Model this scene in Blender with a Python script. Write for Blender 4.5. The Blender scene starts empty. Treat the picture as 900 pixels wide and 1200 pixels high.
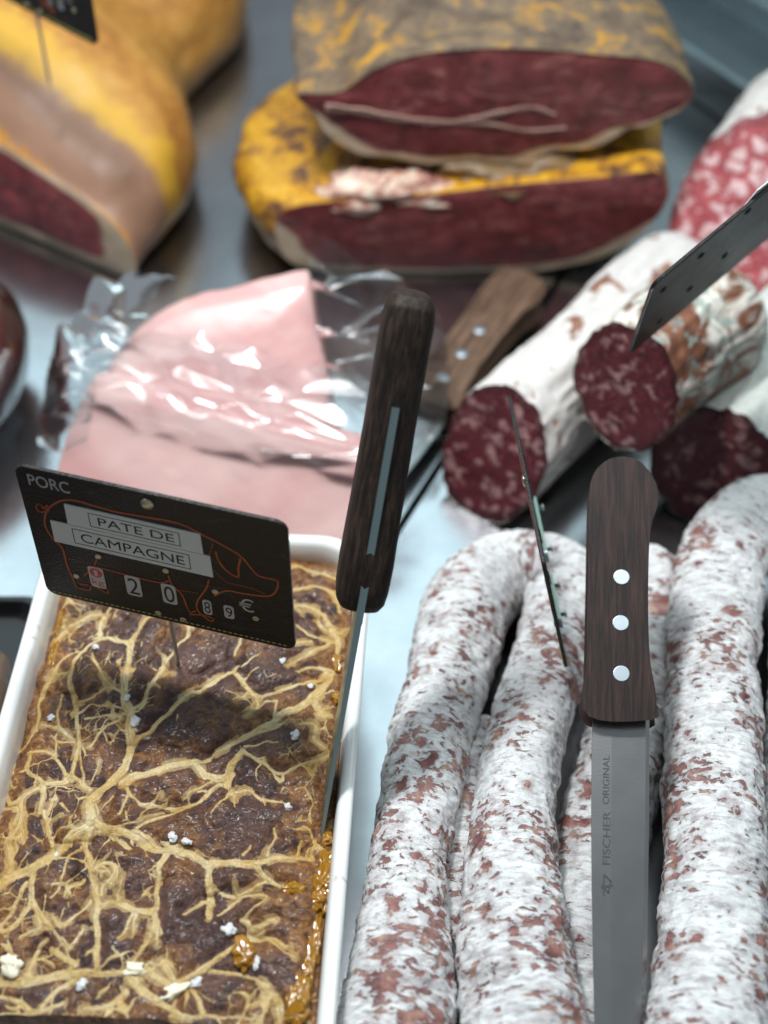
import bpy, math
import numpy as np
from mathutils import Vector, Matrix

# ------------------------------------------------------------------ camera, world, lamps, exposure
scene = bpy.context.scene
cam_d = bpy.data.cameras.new("camera")
cam = bpy.data.objects.new("camera", cam_d)
scene.collection.objects.link(cam)
scene.camera = cam
cam.location = (0.0, 0.0, 0.585)
cam.rotation_euler = (math.radians(90 - 47), 0, 0)
cam_d.sensor_fit = 'VERTICAL'
cam_d.sensor_height = 36.0
cam_d.lens = 51.0
cam_d.clip_start = 0.01
cam_d.clip_end = 50.0
cam_d.dof.use_dof = True
cam_d.dof.focus_distance = 0.60
cam_d.dof.aperture_fstop = 4.6

world = bpy.data.worlds.new("World")
scene.world = world
world.use_nodes = True
world.node_tree.nodes['Background'].inputs[0].default_value = (0.80, 0.90, 1.0, 1)
world.node_tree.nodes['Background'].inputs[1].default_value = 0.26


def area(name, loc, target, sx, sy, power, col):
    d = bpy.data.lights.new(name, 'AREA')
    d.shape = 'RECTANGLE'
    d.size, d.size_y, d.energy, d.color = sx, sy, power, col
    o = bpy.data.objects.new(name, d)
    o.location = loc
    o.rotation_euler = (Vector(target) - Vector(loc)).to_track_quat('-Z', 'Y').to_euler()
    scene.collection.objects.link(o)
    return o


# the spot lamp and the long strip under the canopy of the display case, and the shop's ceiling panels beyond it
area("display_spot_lamp", (-0.15, 0.62, 0.85), (-0.02, 0.46, 0.0), 0.13, 0.07, 5.6, (0.98, 0.99, 1.0))
area("display_strip_lamp", (0.0, 0.60, 0.90), (0.0, 0.50, 0.0), 1.3, 0.05, 5.6, (0.93, 0.99, 1.0))
for px in (-1.05, 0.0, 1.05):
    area("ceiling_panel_lamp", (px + 0.12, 1.78, 1.55), (px + 0.12, 0.9, 0.0), 0.78, 1.15, 4.2, (0.66, 0.92, 1.0))

scene.view_settings.view_transform = 'Standard'
scene.view_settings.look = 'None'
scene.view_settings.exposure = 0.0
scene.view_settings.gamma = 1.0
scene.view_settings.use_curve_mapping = False
scene.cycles.use_denoising = True
scene.cycles.max_bounces = 8
scene.cycles.transparent_max_bounces = 16
scene.cycles.caustics_reflective = False
scene.cycles.caustics_refractive = False

COL = scene.collection
MM = 0.001

# ------------------------------------------------------------------ numpy noise


def _hash(ix, iy, iz, seed):
    h = (ix.astype(np.int64) * 374761393 + iy.astype(np.int64) * 668265263 + iz.astype(np.int64) * 2147483647 + seed * 974634777) & 0xFFFFFFFF
    h = ((h ^ (h >> 13)) * 1274126177) & 0xFFFFFFFF
    h = ((h ^ (h >> 16)) * 2246822519) & 0xFFFFFFFF
    h = h ^ (h >> 15)
    return (h & 0xFFFFFF) / float(0xFFFFFF)


def vnoise(P, seed=0):
    P = np.asarray(P, float)
    i = np.floor(P)
    f = P - i
    f = f * f * f * (f * (f * 6 - 15) + 10)
    ix, iy, iz = i[:, 0], i[:, 1], i[:, 2]
    out = np.zeros(len(P))
    for dx in (0, 1):
        wx = f[:, 0] if dx else 1 - f[:, 0]
        for dy in (0, 1):
            wy = f[:, 1] if dy else 1 - f[:, 1]
            for dz in (0, 1):
                wz = f[:, 2] if dz else 1 - f[:, 2]
                out += wx * wy * wz * _hash(ix + dx, iy + dy, iz + dz, seed)
    return out * 2 - 1


def fbm(P, octv=4, seed=0, gain=0.5):
    P = np.asarray(P, float)
    s = np.zeros(len(P))
    a, tot = 1.0, 0.0
    for k in range(octv):
        s += a * vnoise(P * (2.03 ** k) + 17.3 * k, seed + k)
        tot += a
        a *= gain
    return s / tot


def worley2(P, seed=0):
    """F1 and F2 distances of 2-D points (unit cells)."""
    P = np.asarray(P, float)
    i = np.floor(P)
    f1 = np.full(len(P), 9.0)
    f2 = np.full(len(P), 9.0)
    z = np.zeros(len(P))
    for dx in (-1, 0, 1):
        for dy in (-1, 0, 1):
            cx, cy = i[:, 0] + dx, i[:, 1] + dy
            px = cx + _hash(cx, cy, z, seed)
            py = cy + _hash(cx, cy, z + 7, seed)
            d = np.hypot(P[:, 0] - px, P[:, 1] - py)
            n2 = np.minimum(f2, np.maximum(d, f1))
            f1 = np.minimum(f1, d)
            f2 = n2
    return f1, f2


def sstep(a, b, x):
    t = np.clip((x - a) / (b - a), 0, 1)
    return t * t * (3 - 2 * t)


# ------------------------------------------------------------------ mesh helpers


def make_mesh(name, verts, faces, smooth=True, attrs=None):
    """faces: (n,4) or (n,3) int array, or list of lists"""
    me = bpy.data.meshes.new(name)
    verts = np.asarray(verts, dtype=np.float32)
    if isinstance(faces, np.ndarray):
        n, k = faces.shape
        me.vertices.add(len(verts))
        me.vertices.foreach_set('co', verts.ravel())
        me.loops.add(n * k)
        me.loops.foreach_set('vertex_index', faces.astype(np.int32).ravel())
        me.polygons.add(n)
        me.polygons.foreach_set('loop_start', np.arange(0, n * k, k, dtype=np.int32))
        me.update(calc_edges=True)
        me.validate()
    else:
        me.from_pydata([tuple(map(float, v)) for v in verts], [], faces)
        me.update()
    me.polygons.foreach_set('use_smooth', np.full(len(me.polygons), smooth))
    for an, arr in (attrs or {}).items():
        arr = np.asarray(arr, dtype=np.float32)
        if arr.ndim == 1:
            a = me.attributes.new(an, 'FLOAT', 'POINT')
            a.data.foreach_set('value', arr)
        else:
            a = me.attributes.new(an, 'FLOAT_VECTOR', 'POINT')
            a.data.foreach_set('vector', arr.ravel())
    return me


def grid_faces(nu, nv, wrap=False):
    """nu rows of nv vertices; wrap joins the last column to the first"""
    m = nv if wrap else nv - 1
    i = np.arange(nu - 1)[:, None]
    j = np.arange(m)[None, :]
    j2 = (j + 1) % nv
    return np.stack([i * nv + j, i * nv + j2, (i + 1) * nv + j2, (i + 1) * nv + j], -1).reshape(-1, 4)


def obj(name, me, m=None, parent=None):
    o = bpy.data.objects.new(name, me)
    COL.objects.link(o)
    if m is not None:
        me.materials.clear()
        me.materials.append(m)
    if parent is not None:
        o.parent = parent
    return o


def tag(o, label, cat, group=None):
    o['label'] = label
    o['category'] = cat
    if group:
        o['group'] = group
    return o


def thing(name, label, cat, loc=(0, 0, 0), group=None, mat4=None):
    o = bpy.data.objects.new(name, None)
    o.empty_display_size = 0.02
    COL.objects.link(o)
    if mat4 is not None:
        o.matrix_world = mat4
    else:
        o.location = loc
    return tag(o, label, cat, group)


def structure(o):
    o['kind'] = 'structure'
    return o


class MB:
    """collects simple solids into one mesh"""
    def __init__(self):
        self.v, self.f = [], []

    def add(self, v, f):
        b = len(self.v)
        self.v += [tuple(q) for q in v]
        self.f += [[b + i for i in q] for q in f]

    def box(self, c, h, rot=0.0):
        cx, cy, cz = c
        hx, hy, hz = h
        cs, sn = math.cos(rot), math.sin(rot)
        vs = []
        for sx, sy, sz in ((-1, -1, -1), (1, -1, -1), (1, 1, -1), (-1, 1, -1), (-1, -1, 1), (1, -1, 1), (1, 1, 1), (-1, 1, 1)):
            x, z = sx * hx, sz * hz
            vs.append((cx + x * cs - z * sn, cy + sy * hy, cz + x * sn + z * cs))
        self.add(vs, [[0, 3, 2, 1], [4, 5, 6, 7], [0, 1, 5, 4], [2, 3, 7, 6], [1, 2, 6, 5], [3, 0, 4, 7]])

    def plate(self, outline, y0, y1):
        """outline in (x, z), extruded along y from y0 (front) to y1"""
        n = len(outline)
        vs = [(x, y0, z) for x, z in outline] + [(x, y1, z) for x, z in outline]
        fs = [list(range(n)), list(range(2 * n - 1, n - 1, -1))]
        fs += [[i, n + i, n + (i + 1) % n, (i + 1) % n] for i in range(n)]
        self.add(vs, fs)

    def ribbon(self, pts, w, y0, y1, closed=False):
        P = np.array(pts, float)
        n = len(P)
        for i in range(n if closed else n - 1):
            a, b = P[i], P[(i + 1) % n]
            d = b - a
            L = np.hypot(*d)
            if L < 1e-9:
                continue
            d /= L
            q = np.array([-d[1], d[0]]) * w / 2
            e = d * w * 0.3
            self.plate([tuple(a - e - q), tuple(b + e - q), tuple(b + e + q), tuple(a - e + q)], y0, y1 - 1e-6 * i)

    def lathe(self, c, prof, n=20, axis='y'):
        """prof: (radius, offset) along the axis; closed at both ends"""
        vs, fs = [], []
        for r_, o_ in prof:
            for k in range(n):
                a = 2 * math.pi * k / n
                x, z = r_ * math.cos(a), r_ * math.sin(a)
                vs.append((c[0] + x, c[1] + o_, c[2] + z) if axis == 'y' else (c[0] + x, c[1] + z, c[2] + o_))
        for i in range(len(prof) - 1):
            for k in range(n):
                fs.append([i * n + k, i * n + (k + 1) % n, (i + 1) * n + (k + 1) % n, (i + 1) * n + k])
        fs.append(list(range(n - 1, -1, -1)))
        fs.append([(len(prof) - 1) * n + k for k in range(n)])
        self.add(vs, fs)

    def build(self, name, m, parent=None, smooth=False, scale=1.0):
        me = make_mesh(name, np.array(self.v) * scale, self.f, smooth)
        return obj(name, me, m, parent)


def rrect(x0, z0, x1, z1, r, n=5):
    out = []
    for cx, cz, a0 in ((x1 - r, z0 + r, -90), (x1 - r, z1 - r, 0), (x0 + r, z1 - r, 90), (x0 + r, z0 + r, 180)):
        for k in range(n + 1):
            a = math.radians(a0 + 90 * k / n)
            out.append((cx + r * math.cos(a), cz + r * math.sin(a)))
    return out


def catmull(P, n, closed=False):
    P = np.array(P, float)
    m = len(P)
    if closed:
        Q = np.vstack([P[-1], P, P[0], P[1]])
        segs = m
    else:
        Q = np.vstack([2 * P[0] - P[1], P, 2 * P[-1] - P[-2]])
        segs = m - 1
    t = np.linspace(0, segs, n, endpoint=not closed)
    i = np.minimum(t.astype(int), segs - 1)
    u = (t - i)[:, None]
    p0, p1, p2, p3 = Q[i], Q[i + 1], Q[i + 2], Q[i + 3]
    return 0.5 * (2 * p1 + (p2 - p0) * u + (2 * p0 - 5 * p1 + 4 * p2 - p3) * u ** 2 + (3 * p1 - p0 - 3 * p2 + p3) * u ** 3)


def resample(P, step):
    d = np.r_[0, np.cumsum(np.linalg.norm(np.diff(P, axis=0), axis=1))]
    n = max(int(d[-1] / step), 4)
    s = np.linspace(0, d[-1], n)
    return np.stack([np.interp(s, d, P[:, k]) for k in range(P.shape[1])], 1), s


def frames(P):
    T = np.gradient(P, axis=0)
    T /= np.linalg.norm(T, axis=1)[:, None]
    N = np.zeros_like(P)
    n = np.array([0, 0, 1.0])
    for i in range(len(P)):
        n = n - (n @ T[i]) * T[i]
        n /= np.linalg.norm(n)
        N[i] = n
    return T, N, np.cross(T, N)


# ------------------------------------------------------------------ material helpers


class NT:
    def __init__(self, name):
        self.m = bpy.data.materials.new(name)
        self.m.use_nodes = True
        self.t = self.m.node_tree
        self.n = self.t.nodes
        self.b = self.n['Principled BSDF']

    def set(self, node, key, v):
        s = node.inputs[key]
        if isinstance(v, bpy.types.NodeSocket):
            self.t.links.new(v, s)
        else:
            if s.type == 'RGBA' and len(v) == 3:
                v = (*v, 1)
            s.default_value = v

    def P(self, **kw):
        names = dict(col='Base Color', rough='Roughness', metal='Metallic', spec='Specular IOR Level', normal='Normal', sss='Subsurface Weight',
                     sssr='Subsurface Radius', ssss='Subsurface Scale', trans='Transmission Weight', ior='IOR', coat='Coat Weight', coatr='Coat Roughness',
                     alpha='Alpha', aniso='Anisotropic')
        for k, v in kw.items():
            self.set(self.b, names[k], v)
        return self.m

    def attr(self, name, out='Vector'):
        a = self.n.new('ShaderNodeAttribute')
        a.attribute_name = name
        return a.outputs[out]

    def coord(self, out='Object'):
        return self.n.new('ShaderNodeTexCoord').outputs[out]

    def scale(self, vec, s):
        m = self.n.new('ShaderNodeMapping')
        self.set(m, 'Vector', vec)
        m.inputs['Scale'].default_value = s if hasattr(s, '__len__') else (s, s, s)
        return m.outputs[0]

    def noise(self, vec, scale=5, detail=3, rough=0.5, dist=0.0, out='Fac'):
        x = self.n.new('ShaderNodeTexNoise')
        self.set(x, 'Vector', vec)
        x.inputs['Scale'].default_value = scale
        x.inputs['Detail'].default_value = detail
        x.inputs['Roughness'].default_value = rough
        x.inputs['Distortion'].default_value = dist
        return x.outputs[out]

    def voro(self, vec, scale=5, feature='F1', out='Distance', rand=1.0):
        x = self.n.new('ShaderNodeTexVoronoi')
        x.feature = feature
        self.set(x, 'Vector', vec)
        x.inputs['Scale'].default_value = scale
        x.inputs['Randomness'].default_value = rand
        return x.outputs[out]

    def ramp(self, fac, stops, interp='LINEAR'):
        x = self.n.new('ShaderNodeValToRGB')
        x.color_ramp.interpolation = interp
        self.set(x, 'Fac', fac)
        e = x.color_ramp.elements
        while len(e) < len(stops):
            e.new(0.5)
        for i, (p, c) in enumerate(stops):
            e[i].position = p
            e[i].color = (c, c, c, 1) if not hasattr(c, '__len__') else (*c, 1)
        return x.outputs[0]

    def mix(self, fac, a, b, blend='MIX'):
        x = self.n.new('ShaderNodeMix')
        x.data_type = 'RGBA'
        x.blend_type = blend
        for s, v in ((x.inputs[0], fac), (x.inputs[6], a), (x.inputs[7], b)):
            if isinstance(v, bpy.types.NodeSocket):
                self.t.links.new(v, s)
            else:
                s.default_value = v if not hasattr(v, '__len__') else (*v, 1)
        return x.outputs[2]

    def math(self, op, a, b=0.0, c=0.0, clamp=False):
        x = self.n.new('ShaderNodeMath')
        x.operation = op
        x.use_clamp = clamp
        for s, v in zip(x.inputs, (a, b, c)):
            if isinstance(v, bpy.types.NodeSocket):
                self.t.links.new(v, s)
            else:
                s.default_value = v
        return x.outputs[0]

    def sep(self, vec, k):
        x = self.n.new('ShaderNodeSeparateXYZ')
        self.set(x, 0, vec)
        return x.outputs[k]

    def bump(self, h, strength=0.5, dist=0.001, normal=None):
        x = self.n.new('ShaderNodeBump')
        self.set(x, 'Height', h)
        x.inputs['Strength'].default_value = strength
        x.inputs['Distance'].default_value = dist
        if normal is not None:
            self.set(x, 'Normal', normal)
        return x.outputs[0]


def simple(name, col, rough=0.5, metal=0.0, **kw):
    return NT(name).P(col=col, rough=rough, metal=metal, **kw)


# ------------------------------------------------------------------ data
# caul-fat veins on the pate: (across, along, width) in tenths of a millimetre
VEINS = [
    [(-292,850,32),(-282,731,28),(-267,621,32),(-264,561,50),(-227,478,57),(-209,395,46),(-193,288,50),(-199,216,53),(-239,143,50),(-288,79,46),(-315,37,43),(-288,-50,50)],
    [(-292,850,32),(-384,893,25),(-436,900,28),(-462,997,21),(-444,1043,18)],
    [(-293,859,21),(-243,994,14),(-207,1016,11)],
    [(-434,891,25),(-481,849,21),(-527,756,21),(-527,662,21),(-483,554,21),(-450,444,21),(-422,340,21),(-420,225,21),(-418,162,18)],
    [(-450,793,11),(-399,701,14),(-328,626,14),(-283,588,18)],
    [(-469,541,14),(-408,572,14),(-363,615,11),(-326,617,11)],
    [(-216,501,21),(-176,548,25),(-159,649,21),(-120,764,21),(-78,861,18),(-41,922,18),(-41,980,14)],
    [(-120,764,11),(-141,820,7)],
    [(-159,649,11),(-115,615,7)],
    [(-179,353,39),(-125,400,28),(-65,487,25),(8,590,25),(90,649,25),(163,723,28),(195,771,32)],
    [(188,828,14),(204,911,14),(209,965,11)],
    [(200,725,28),(244,680,25),(296,619,21),(383,642,18),(473,684,21),(558,735,28),(612,770,36)],
    [(242,694,11),(301,739,7)],
    [(223,759,11),(291,824,7)],
    [(265,626,14),(209,569,7)],
    [(301,606,14),(307,552,11),(275,483,11)],
    [(311,552,11),(389,588,7)],
    [(400,588,14),(389,511,11)],
    [(-191,133,57),(-142,177,50),(-57,203,43),(-10,226,43),(83,252,39),(158,286,28),(236,354,32),(320,411,36),(392,489,36),(467,547,46),(549,619,50),(588,699,36),(631,771,32)],
    [(549,619,50),(593,545,39),(637,547,32)],
    [(355,426,14),(455,484,11),(491,486,7)],
    [(511,474,14),(572,490,18),(578,416,21),(607,383,25)],
    [(292,336,14),(430,365,7)],
    [(289,306,21),(372,268,21),(445,221,18),(529,276,18),(595,301,18),(646,346,18)],
    [(597,288,14),(576,237,7)],
    [(277,314,28),(244,231,43),(237,148,36)],
    [(161,185,43),(208,175,46),(248,198,43)],
    [(83,252,32),(146,184,36)],
    [(176,153,14),(66,78,7)],
    [(212,147,18),(128,61,14),(21,27,11)],
    [(249,108,18),(335,125,14),(399,87,14),(478,80,11),(496,73,18)],
    [(267,109,14),(286,41,7)],
    [(257,129,14),(194,16,7)],
    [(410,1130,18),(526,1111,25),(590,1039,28),(635,958,32),(637,843,25)],
    [(530,1061,18),(581,1014,14)],
    [(440,1021,14),(519,962,14),(617,947,14)],
    [(458,915,25),(515,927,25)],
    [(424,793,14),(492,844,18),(563,896,18),(606,942,14)],
    [(465,762,11),(553,791,18),(630,781,25)],
    [(414,1217,14),(517,1254,18),(600,1217,21),(631,1117,25)],
    [(418,1375,14),(518,1338,18),(617,1301,18)],
    [(-288,-50,43),(-198,-84,50),(-111,-107,46),(-32,-161,36),(51,-164,39),(135,-178,43),(184,-214,43),(217,-231,39)],
    [(-115,-80,28),(0,-147,28)],
    [(-286,-58,46),(-366,-132,50),(-419,-208,60),(-488,-269,57),(-571,-307,50),(-600,-328,46),(-658,-368,46)],
    [(-306,-137,25),(-264,-227,28),(-226,-337,28),(-193,-441,32),(-173,-543,28),(-163,-629,28),(-151,-693,28)],
    [(-286,-58,32),(-306,-137,28)],
    [(-193,-423,28),(-123,-401,25),(-54,-433,32),(28,-429,32),(22,-349,28),(16,-249,28),(30,-184,32)],
    [(28,-429,28),(33,-500,25),(-18,-639,11)],
    [(43,-475,18),(57,-566,14)],
    [(-52,-444,18),(-69,-520,11),(-89,-556,7)],
    [(-40,-458,14),(-34,-546,7)],
    [(-124,-394,14),(-127,-287,7)],
    [(-247,-264,18),(-204,-235,21),(-162,-240,21),(-152,-296,18),(-192,-335,14),(-191,-379,11)],
    [(-311,-164,11),(-345,-231,11),(-360,-326,11),(-376,-407,7)],
    [(-272,-310,21),(-331,-350,21),(-330,-387,11)],
    [(-227,-418,18),(-257,-470,14),(-313,-519,18),(-353,-486,14)],
    [(-229,-528,14),(-265,-593,18),(-304,-564,14)],
    [(-488,-269,32),(-464,-376,28),(-423,-453,25),(-401,-524,21),(-466,-559,21)],
    [(-456,-412,25),(-488,-493,25),(-529,-531,21),(-581,-523,21)],
    [(-415,-464,21),(-357,-528,14),(-270,-601,14)],
    [(-501,-333,21),(-523,-441,18),(-552,-503,18),(-580,-579,18)],
    [(-503,-740,43),(-409,-741,50),(-290,-711,46),(-178,-705,36),(-71,-689,28),(35,-670,32)],
    [(-565,-750,36),(-503,-740,43)],
    [(-409,-741,36),(-390,-607,21),(-365,-571,18)],
    [(-335,-604,28),(-234,-667,28)],
    [(-208,-713,32),(-283,-774,25),(-324,-836,21)],
    [(-471,-873,25),(-335,-859,21),(-252,-816,14)],
    [(-488,-802,18),(-408,-814,18),(-357,-860,14)],
    [(-4,-719,36),(53,-773,43),(138,-811,28),(204,-846,28)],
    [(-27,-754,28),(-79,-823,32),(-162,-834,21)],
    [(95,-639,36),(145,-711,32)],
    [(-609,690,18),(-644,586,18),(-630,456,18),(-645,358,21),(-701,282,21),(-695,147,25)],
    [(-534,694,14),(-612,704,14)],
    [(-609,426,14),(-531,408,18),(-445,348,18)],
    [(-640,285,18),(-568,289,18),(-498,250,18),(-447,181,18),(-418,162,21)],
    [(-624,265,18),(-621,201,18),(-550,155,21),(-517,87,25),(-513,-10,21)],
    [(-533,127,25),(-457,139,25),(-421,175,21),(-327,97,25)],
    [(-539,106,25),(-610,73,28),(-656,59,25),(-695,118,21)],
    [(-610,73,25),(-606,-7,21),(-611,-59,21)],
    [(-473,48,18),(-483,-21,18)],
    [(-541,583,11),(-539,483,14),(-526,418,11)],
    [(-413,446,14),(-335,463,14),(-259,454,18),(-324,406,14),(-370,321,14)],
    [(-252,410,7),(-282,335,7)],
    [(-408,289,7),(-360,136,11)],
    [(-318,239,7),(-323,130,7)],
    [(-183,125,18),(-141,66,14),(-82,33,14),(71,41,14)],
    [(-223,54,11),(-249,4,7)],
    [(-160,77,14),(-193,-13,11)],
    [(-613,-126,21),(-585,-38,21),(-630,20,21),(-687,37,21)],
    [(-578,-66,18),(-547,-158,14)],
    [(-498,-1,18),(-464,-79,14),(-439,-144,14)],
    [(-603,-172,28),(-576,-255,28),(-578,-308,25)],
    [(-108,-60,14),(89,38,11)],
    [(-264,-100,7),(-11,5,7)],
    [(216,-220,39),(306,-207,36),(391,-203,36),(470,-179,28),(554,-163,21),(617,-152,14)],
    [(346,-167,18),(364,-120,11)],
    [(434,-162,18),(461,-95,14),(451,-37,11)],
    [(554,-163,14),(563,-82,11)],
    [(617,-152,11),(620,-60,7)],
    [(217,-231,32),(222,-313,32),(238,-381,36),(245,-435,28)],
    [(228,-356,18),(142,-434,11)],
    [(239,-312,11),(322,-333,14),(463,-270,14)],
    [(392,-210,25),(481,-288,21),(533,-296,18)],
    [(276,-416,11),(357,-342,14),(454,-344,11),(376,-421,7)],
    [(35,-670,32),(137,-722,36),(230,-656,28),(323,-575,25),(399,-505,32),(488,-507,25),(557,-538,18)],
    [(408,-494,25),(392,-445,21),(367,-429,18)],
    [(412,-469,21),(497,-439,11)],
    [(489,-518,11),(585,-589,7)],
    [(269,-654,18),(364,-666,18),(445,-671,18),(523,-741,21),(555,-834,21)],
    [(214,-724,25),(270,-827,21)],
    [(157,-849,18),(310,-841,14),(464,-839,11)],
    [(524,-747,18),(448,-784,14)],
    [(158,-751,18),(157,-810,14)],
    [(-695,147,25),(-710,15,25),(-713,-143,25)],
    [(-654,883,11),(-612,960,14),(-526,1024,18),(-444,1043,14)],
    [(-525,818,11),(-593,776,14),(-609,690,14)],
    [(-387,1123,14),(-444,1043,18)],
    [(-65,1140,14),(-1,1195,14),(150,1255,18),(343,1328,14),(418,1375,14)],
    [(-485,1220,18),(-299,1309,18),(-65,1140,14)],
]
# crumbs (across, along, radii, turn) and jelly (across, along, radii) on the pate, metres
SALTS = [
    (-0.0199, 0.0444, 0.0022, 0.0025, 0.00),
    (0.0492, 0.0407, 0.0019, 0.0021, 0.00),
    (0.0536, 0.0682, 0.0011, 0.0012, 0.00),
    (0.0396, 0.0806, 0.0016, 0.0014, 0.00),
    (-0.0438, 0.0827, 0.0014, 0.0014, 0.00),
    (-0.0567, 0.0455, 0.0016, 0.0014, 0.50),
    (-0.0256, 0.0562, 0.0013, 0.0014, 0.00),
    (0.0325, -0.0491, 0.0029, 0.0025, 0.00),
    (0.0114, -0.0126, 0.0016, 0.0018, 0.00),
    (0.0052, -0.0110, 0.0016, 0.0018, 0.00),
    (-0.0474, -0.0680, 0.0044, 0.0032, -0.50),
    (-0.0006, -0.0672, 0.0041, 0.0025, 0.10),
    (0.0142, -0.0755, 0.0054, 0.0021, 0.45),
    (0.0225, -0.0707, 0.0025, 0.0018, 0.30),
    (-0.0189, -0.0746, 0.0019, 0.0018, 0.40),
    (0.0449, -0.0620, 0.0013, 0.0025, 0.00),
    (-0.0403, -0.0204, 0.0010, 0.0011, 0.00),
    (0.0496, 0.0073, 0.0019, 0.0014, 0.20),
]
JELLIES = [
    (0.0672, -0.0164, 0.0025, 0.0054, 0.0018),
    (0.0667, -0.0259, 0.0042, 0.0054, 0.0021),
    (0.0672, -0.0331, 0.0028, 0.0050, 0.0018),
    (0.0647, -0.0334, 0.0028, 0.0031, 0.0014),
    (0.0396, -0.0589, 0.0032, 0.0047, 0.0014),
    (0.0657, -0.0495, 0.0021, 0.0070, 0.0014),
    (0.0639, -0.0617, 0.0021, 0.0078, 0.0014),
    (0.0616, -0.0719, 0.0032, 0.0062, 0.0014),
    (0.0607, -0.0792, 0.0035, 0.0039, 0.0014),
    (0.0664, -0.0049, 0.0014, 0.0031, 0.0011),
    (0.0560, -0.0302, 0.0035, 0.0023, 0.0011),
    (-0.0649, 0.1007, 0.0011, 0.0062, 0.0011),
    (-0.0639, 0.0812, 0.0011, 0.0070, 0.0011),
    (0.0637, 0.0833, 0.0018, 0.0035, 0.0011),
    (0.0660, 0.0639, 0.0021, 0.0031, 0.0021),
]
# pig printed on the sign: strokes (x, z) and line width, millimetres
PIG = [
    ([(6.1, 56.1), (9.0, 59.5), (14.3, 64.3), (20.6, 66.2), (28.5, 65.5), (37.1, 64.6), (48.8, 65.2), (60.3, 65.9), (67.3, 64.8), (75.4, 61.0), (82.2, 57.8), (88.9, 53.6), (92.7, 47.5), (95.9, 43.7), (102.3, 43.5), (103.6, 41.3), (101.8, 34.9), (98.0, 31.6), (88.4, 30.1), (81.0, 29.5), (75.4, 24.5)], 0.8),
    ([(9.0, 59.5), (5.6, 53.6), (4.1, 46.0), (6.5, 38.3), (9.5, 33.8), (9.8, 23.1), (11.2, 13.5), (12.1, 9.3), (17.5, 9.1), (18.4, 12.3), (14.1, 12.1)], 0.8),
    ([(7.3, 56.1), (3.5, 54.5), (2.1, 56.3), (3.2, 59.0), (4.8, 58.8), (5.2, 57.1), (7.5, 59.5)], 0.7),
    ([(16.8, 18.5), (22.2, 25.5), (26.6, 26.1), (37.1, 25.4), (50.7, 25.0), (55.6, 27.5)], 0.6),
    ([(22.2, 25.5), (24.4, 31.5), (25.5, 33.6)], 0.6),
    ([(21.1, 19.3), (21.3, 13.1), (26.2, 9.6), (26.0, 12.7), (22.1, 12.9)], 0.6),
    ([(56.0, 30.8), (56.8, 25.7), (60.7, 20.2), (62.1, 12.8), (63.3, 9.4), (65.7, 11.0)], 0.7),
    ([(73.8, 33.8), (72.0, 27.9), (67.2, 17.7), (67.2, 11.0), (72.1, 6.4), (73.3, 8.3), (69.4, 9.4), (63.1, 7.9)], 0.7),
    ([(78.4, 52.8), (79.1, 47.9), (82.2, 42.5), (86.6, 40.2), (87.3, 46.0), (88.5, 51.9)], 0.9),
]
PIG_STITCH = [[(77.6, 57.6), (75.3, 49.9)], [(76.5, 40.9), (81.5, 34.9), (91.7, 34.7), (98.0, 32.9)], [(11.5, 27.9), (22.2, 27.7)], [(58.0, 22.7), (68.6, 23.6)]]
# centre lines of the dry sausages, millimetres
PATH_AB = [(1, 204, 50, 1.2), (6, 251, 49, 1.04), (10, 304, 47, 0.78), (20, 362, 41, 0.92), (33, 418, 33, 1.0), (41, 456, 27, 1.08), (58, 477, 24, 1.1), (81, 479, 24, 1.1), (90, 462, 25, 1.04), (81, 425, 34, 0.92), (64, 370, 42, 0.86), (54, 315, 48, 0.86), (52, 268, 50, 1.08), (52, 233, 50, 1.2), (53, 201, 50, 1.2)]
PATH_C = [(66, 212, 20, 1), (78, 253, 20, 1), (87, 298, 21, 1), (104, 356, 22, 1), (123, 413, 22, 1), (134, 453, 22, 1), (131, 476, 22, 1), (122, 488, 22, 1)]
PATH_D = [(21, 206, 21, 1), (28, 253, 21, 1), (31, 298, 21, 1), (38, 348, 21, 1), (50, 390, 21, 1)]
PATH_E = [(112, 199, 56, 1.15), (124, 238, 55, 1.1), (133, 285, 53, 0.95), (141, 339, 50, 0.96), (150, 395, 47, 0.98), (160, 447, 45, 1.0), (173, 483, 45, 1.02), (192, 499, 45, 1.02), (209, 491, 43, 1), (212, 458, 38, 1), (202, 405, 34, 1), (190, 351, 30, 1), (179, 298, 28, 1), (169, 244, 26, 1)]

# ------------------------------------------------------------------ materials


def m_steel(name='steel_sheet', base=(0.62, 0.63, 0.65), r0=0.16, r1=0.26, stretch=(3, 120, 40)):
    t = NT(name)
    c = t.coord()
    br = t.noise(t.scale(c, stretch), 6, 3, 0.6)
    sm = t.noise(c, 9, 4, 0.6)
    rough = t.math('ADD', t.math('MULTIPLY', sm, r1 - r0), r0)
    col = t.mix(t.ramp(t.noise(c, 22, 5, 0.65), [(0.35, 0.0), (0.72, 0.6)]), base, tuple(v * 0.70 for v in base))
    return t.P(col=col, rough=rough, metal=1.0, normal=t.bump(br, 0.06, 0.0006))


STEEL = m_steel()
BLADE = m_steel('blade_steel', (0.50, 0.50, 0.49), 0.16, 0.34, (40, 8, 260))


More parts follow.
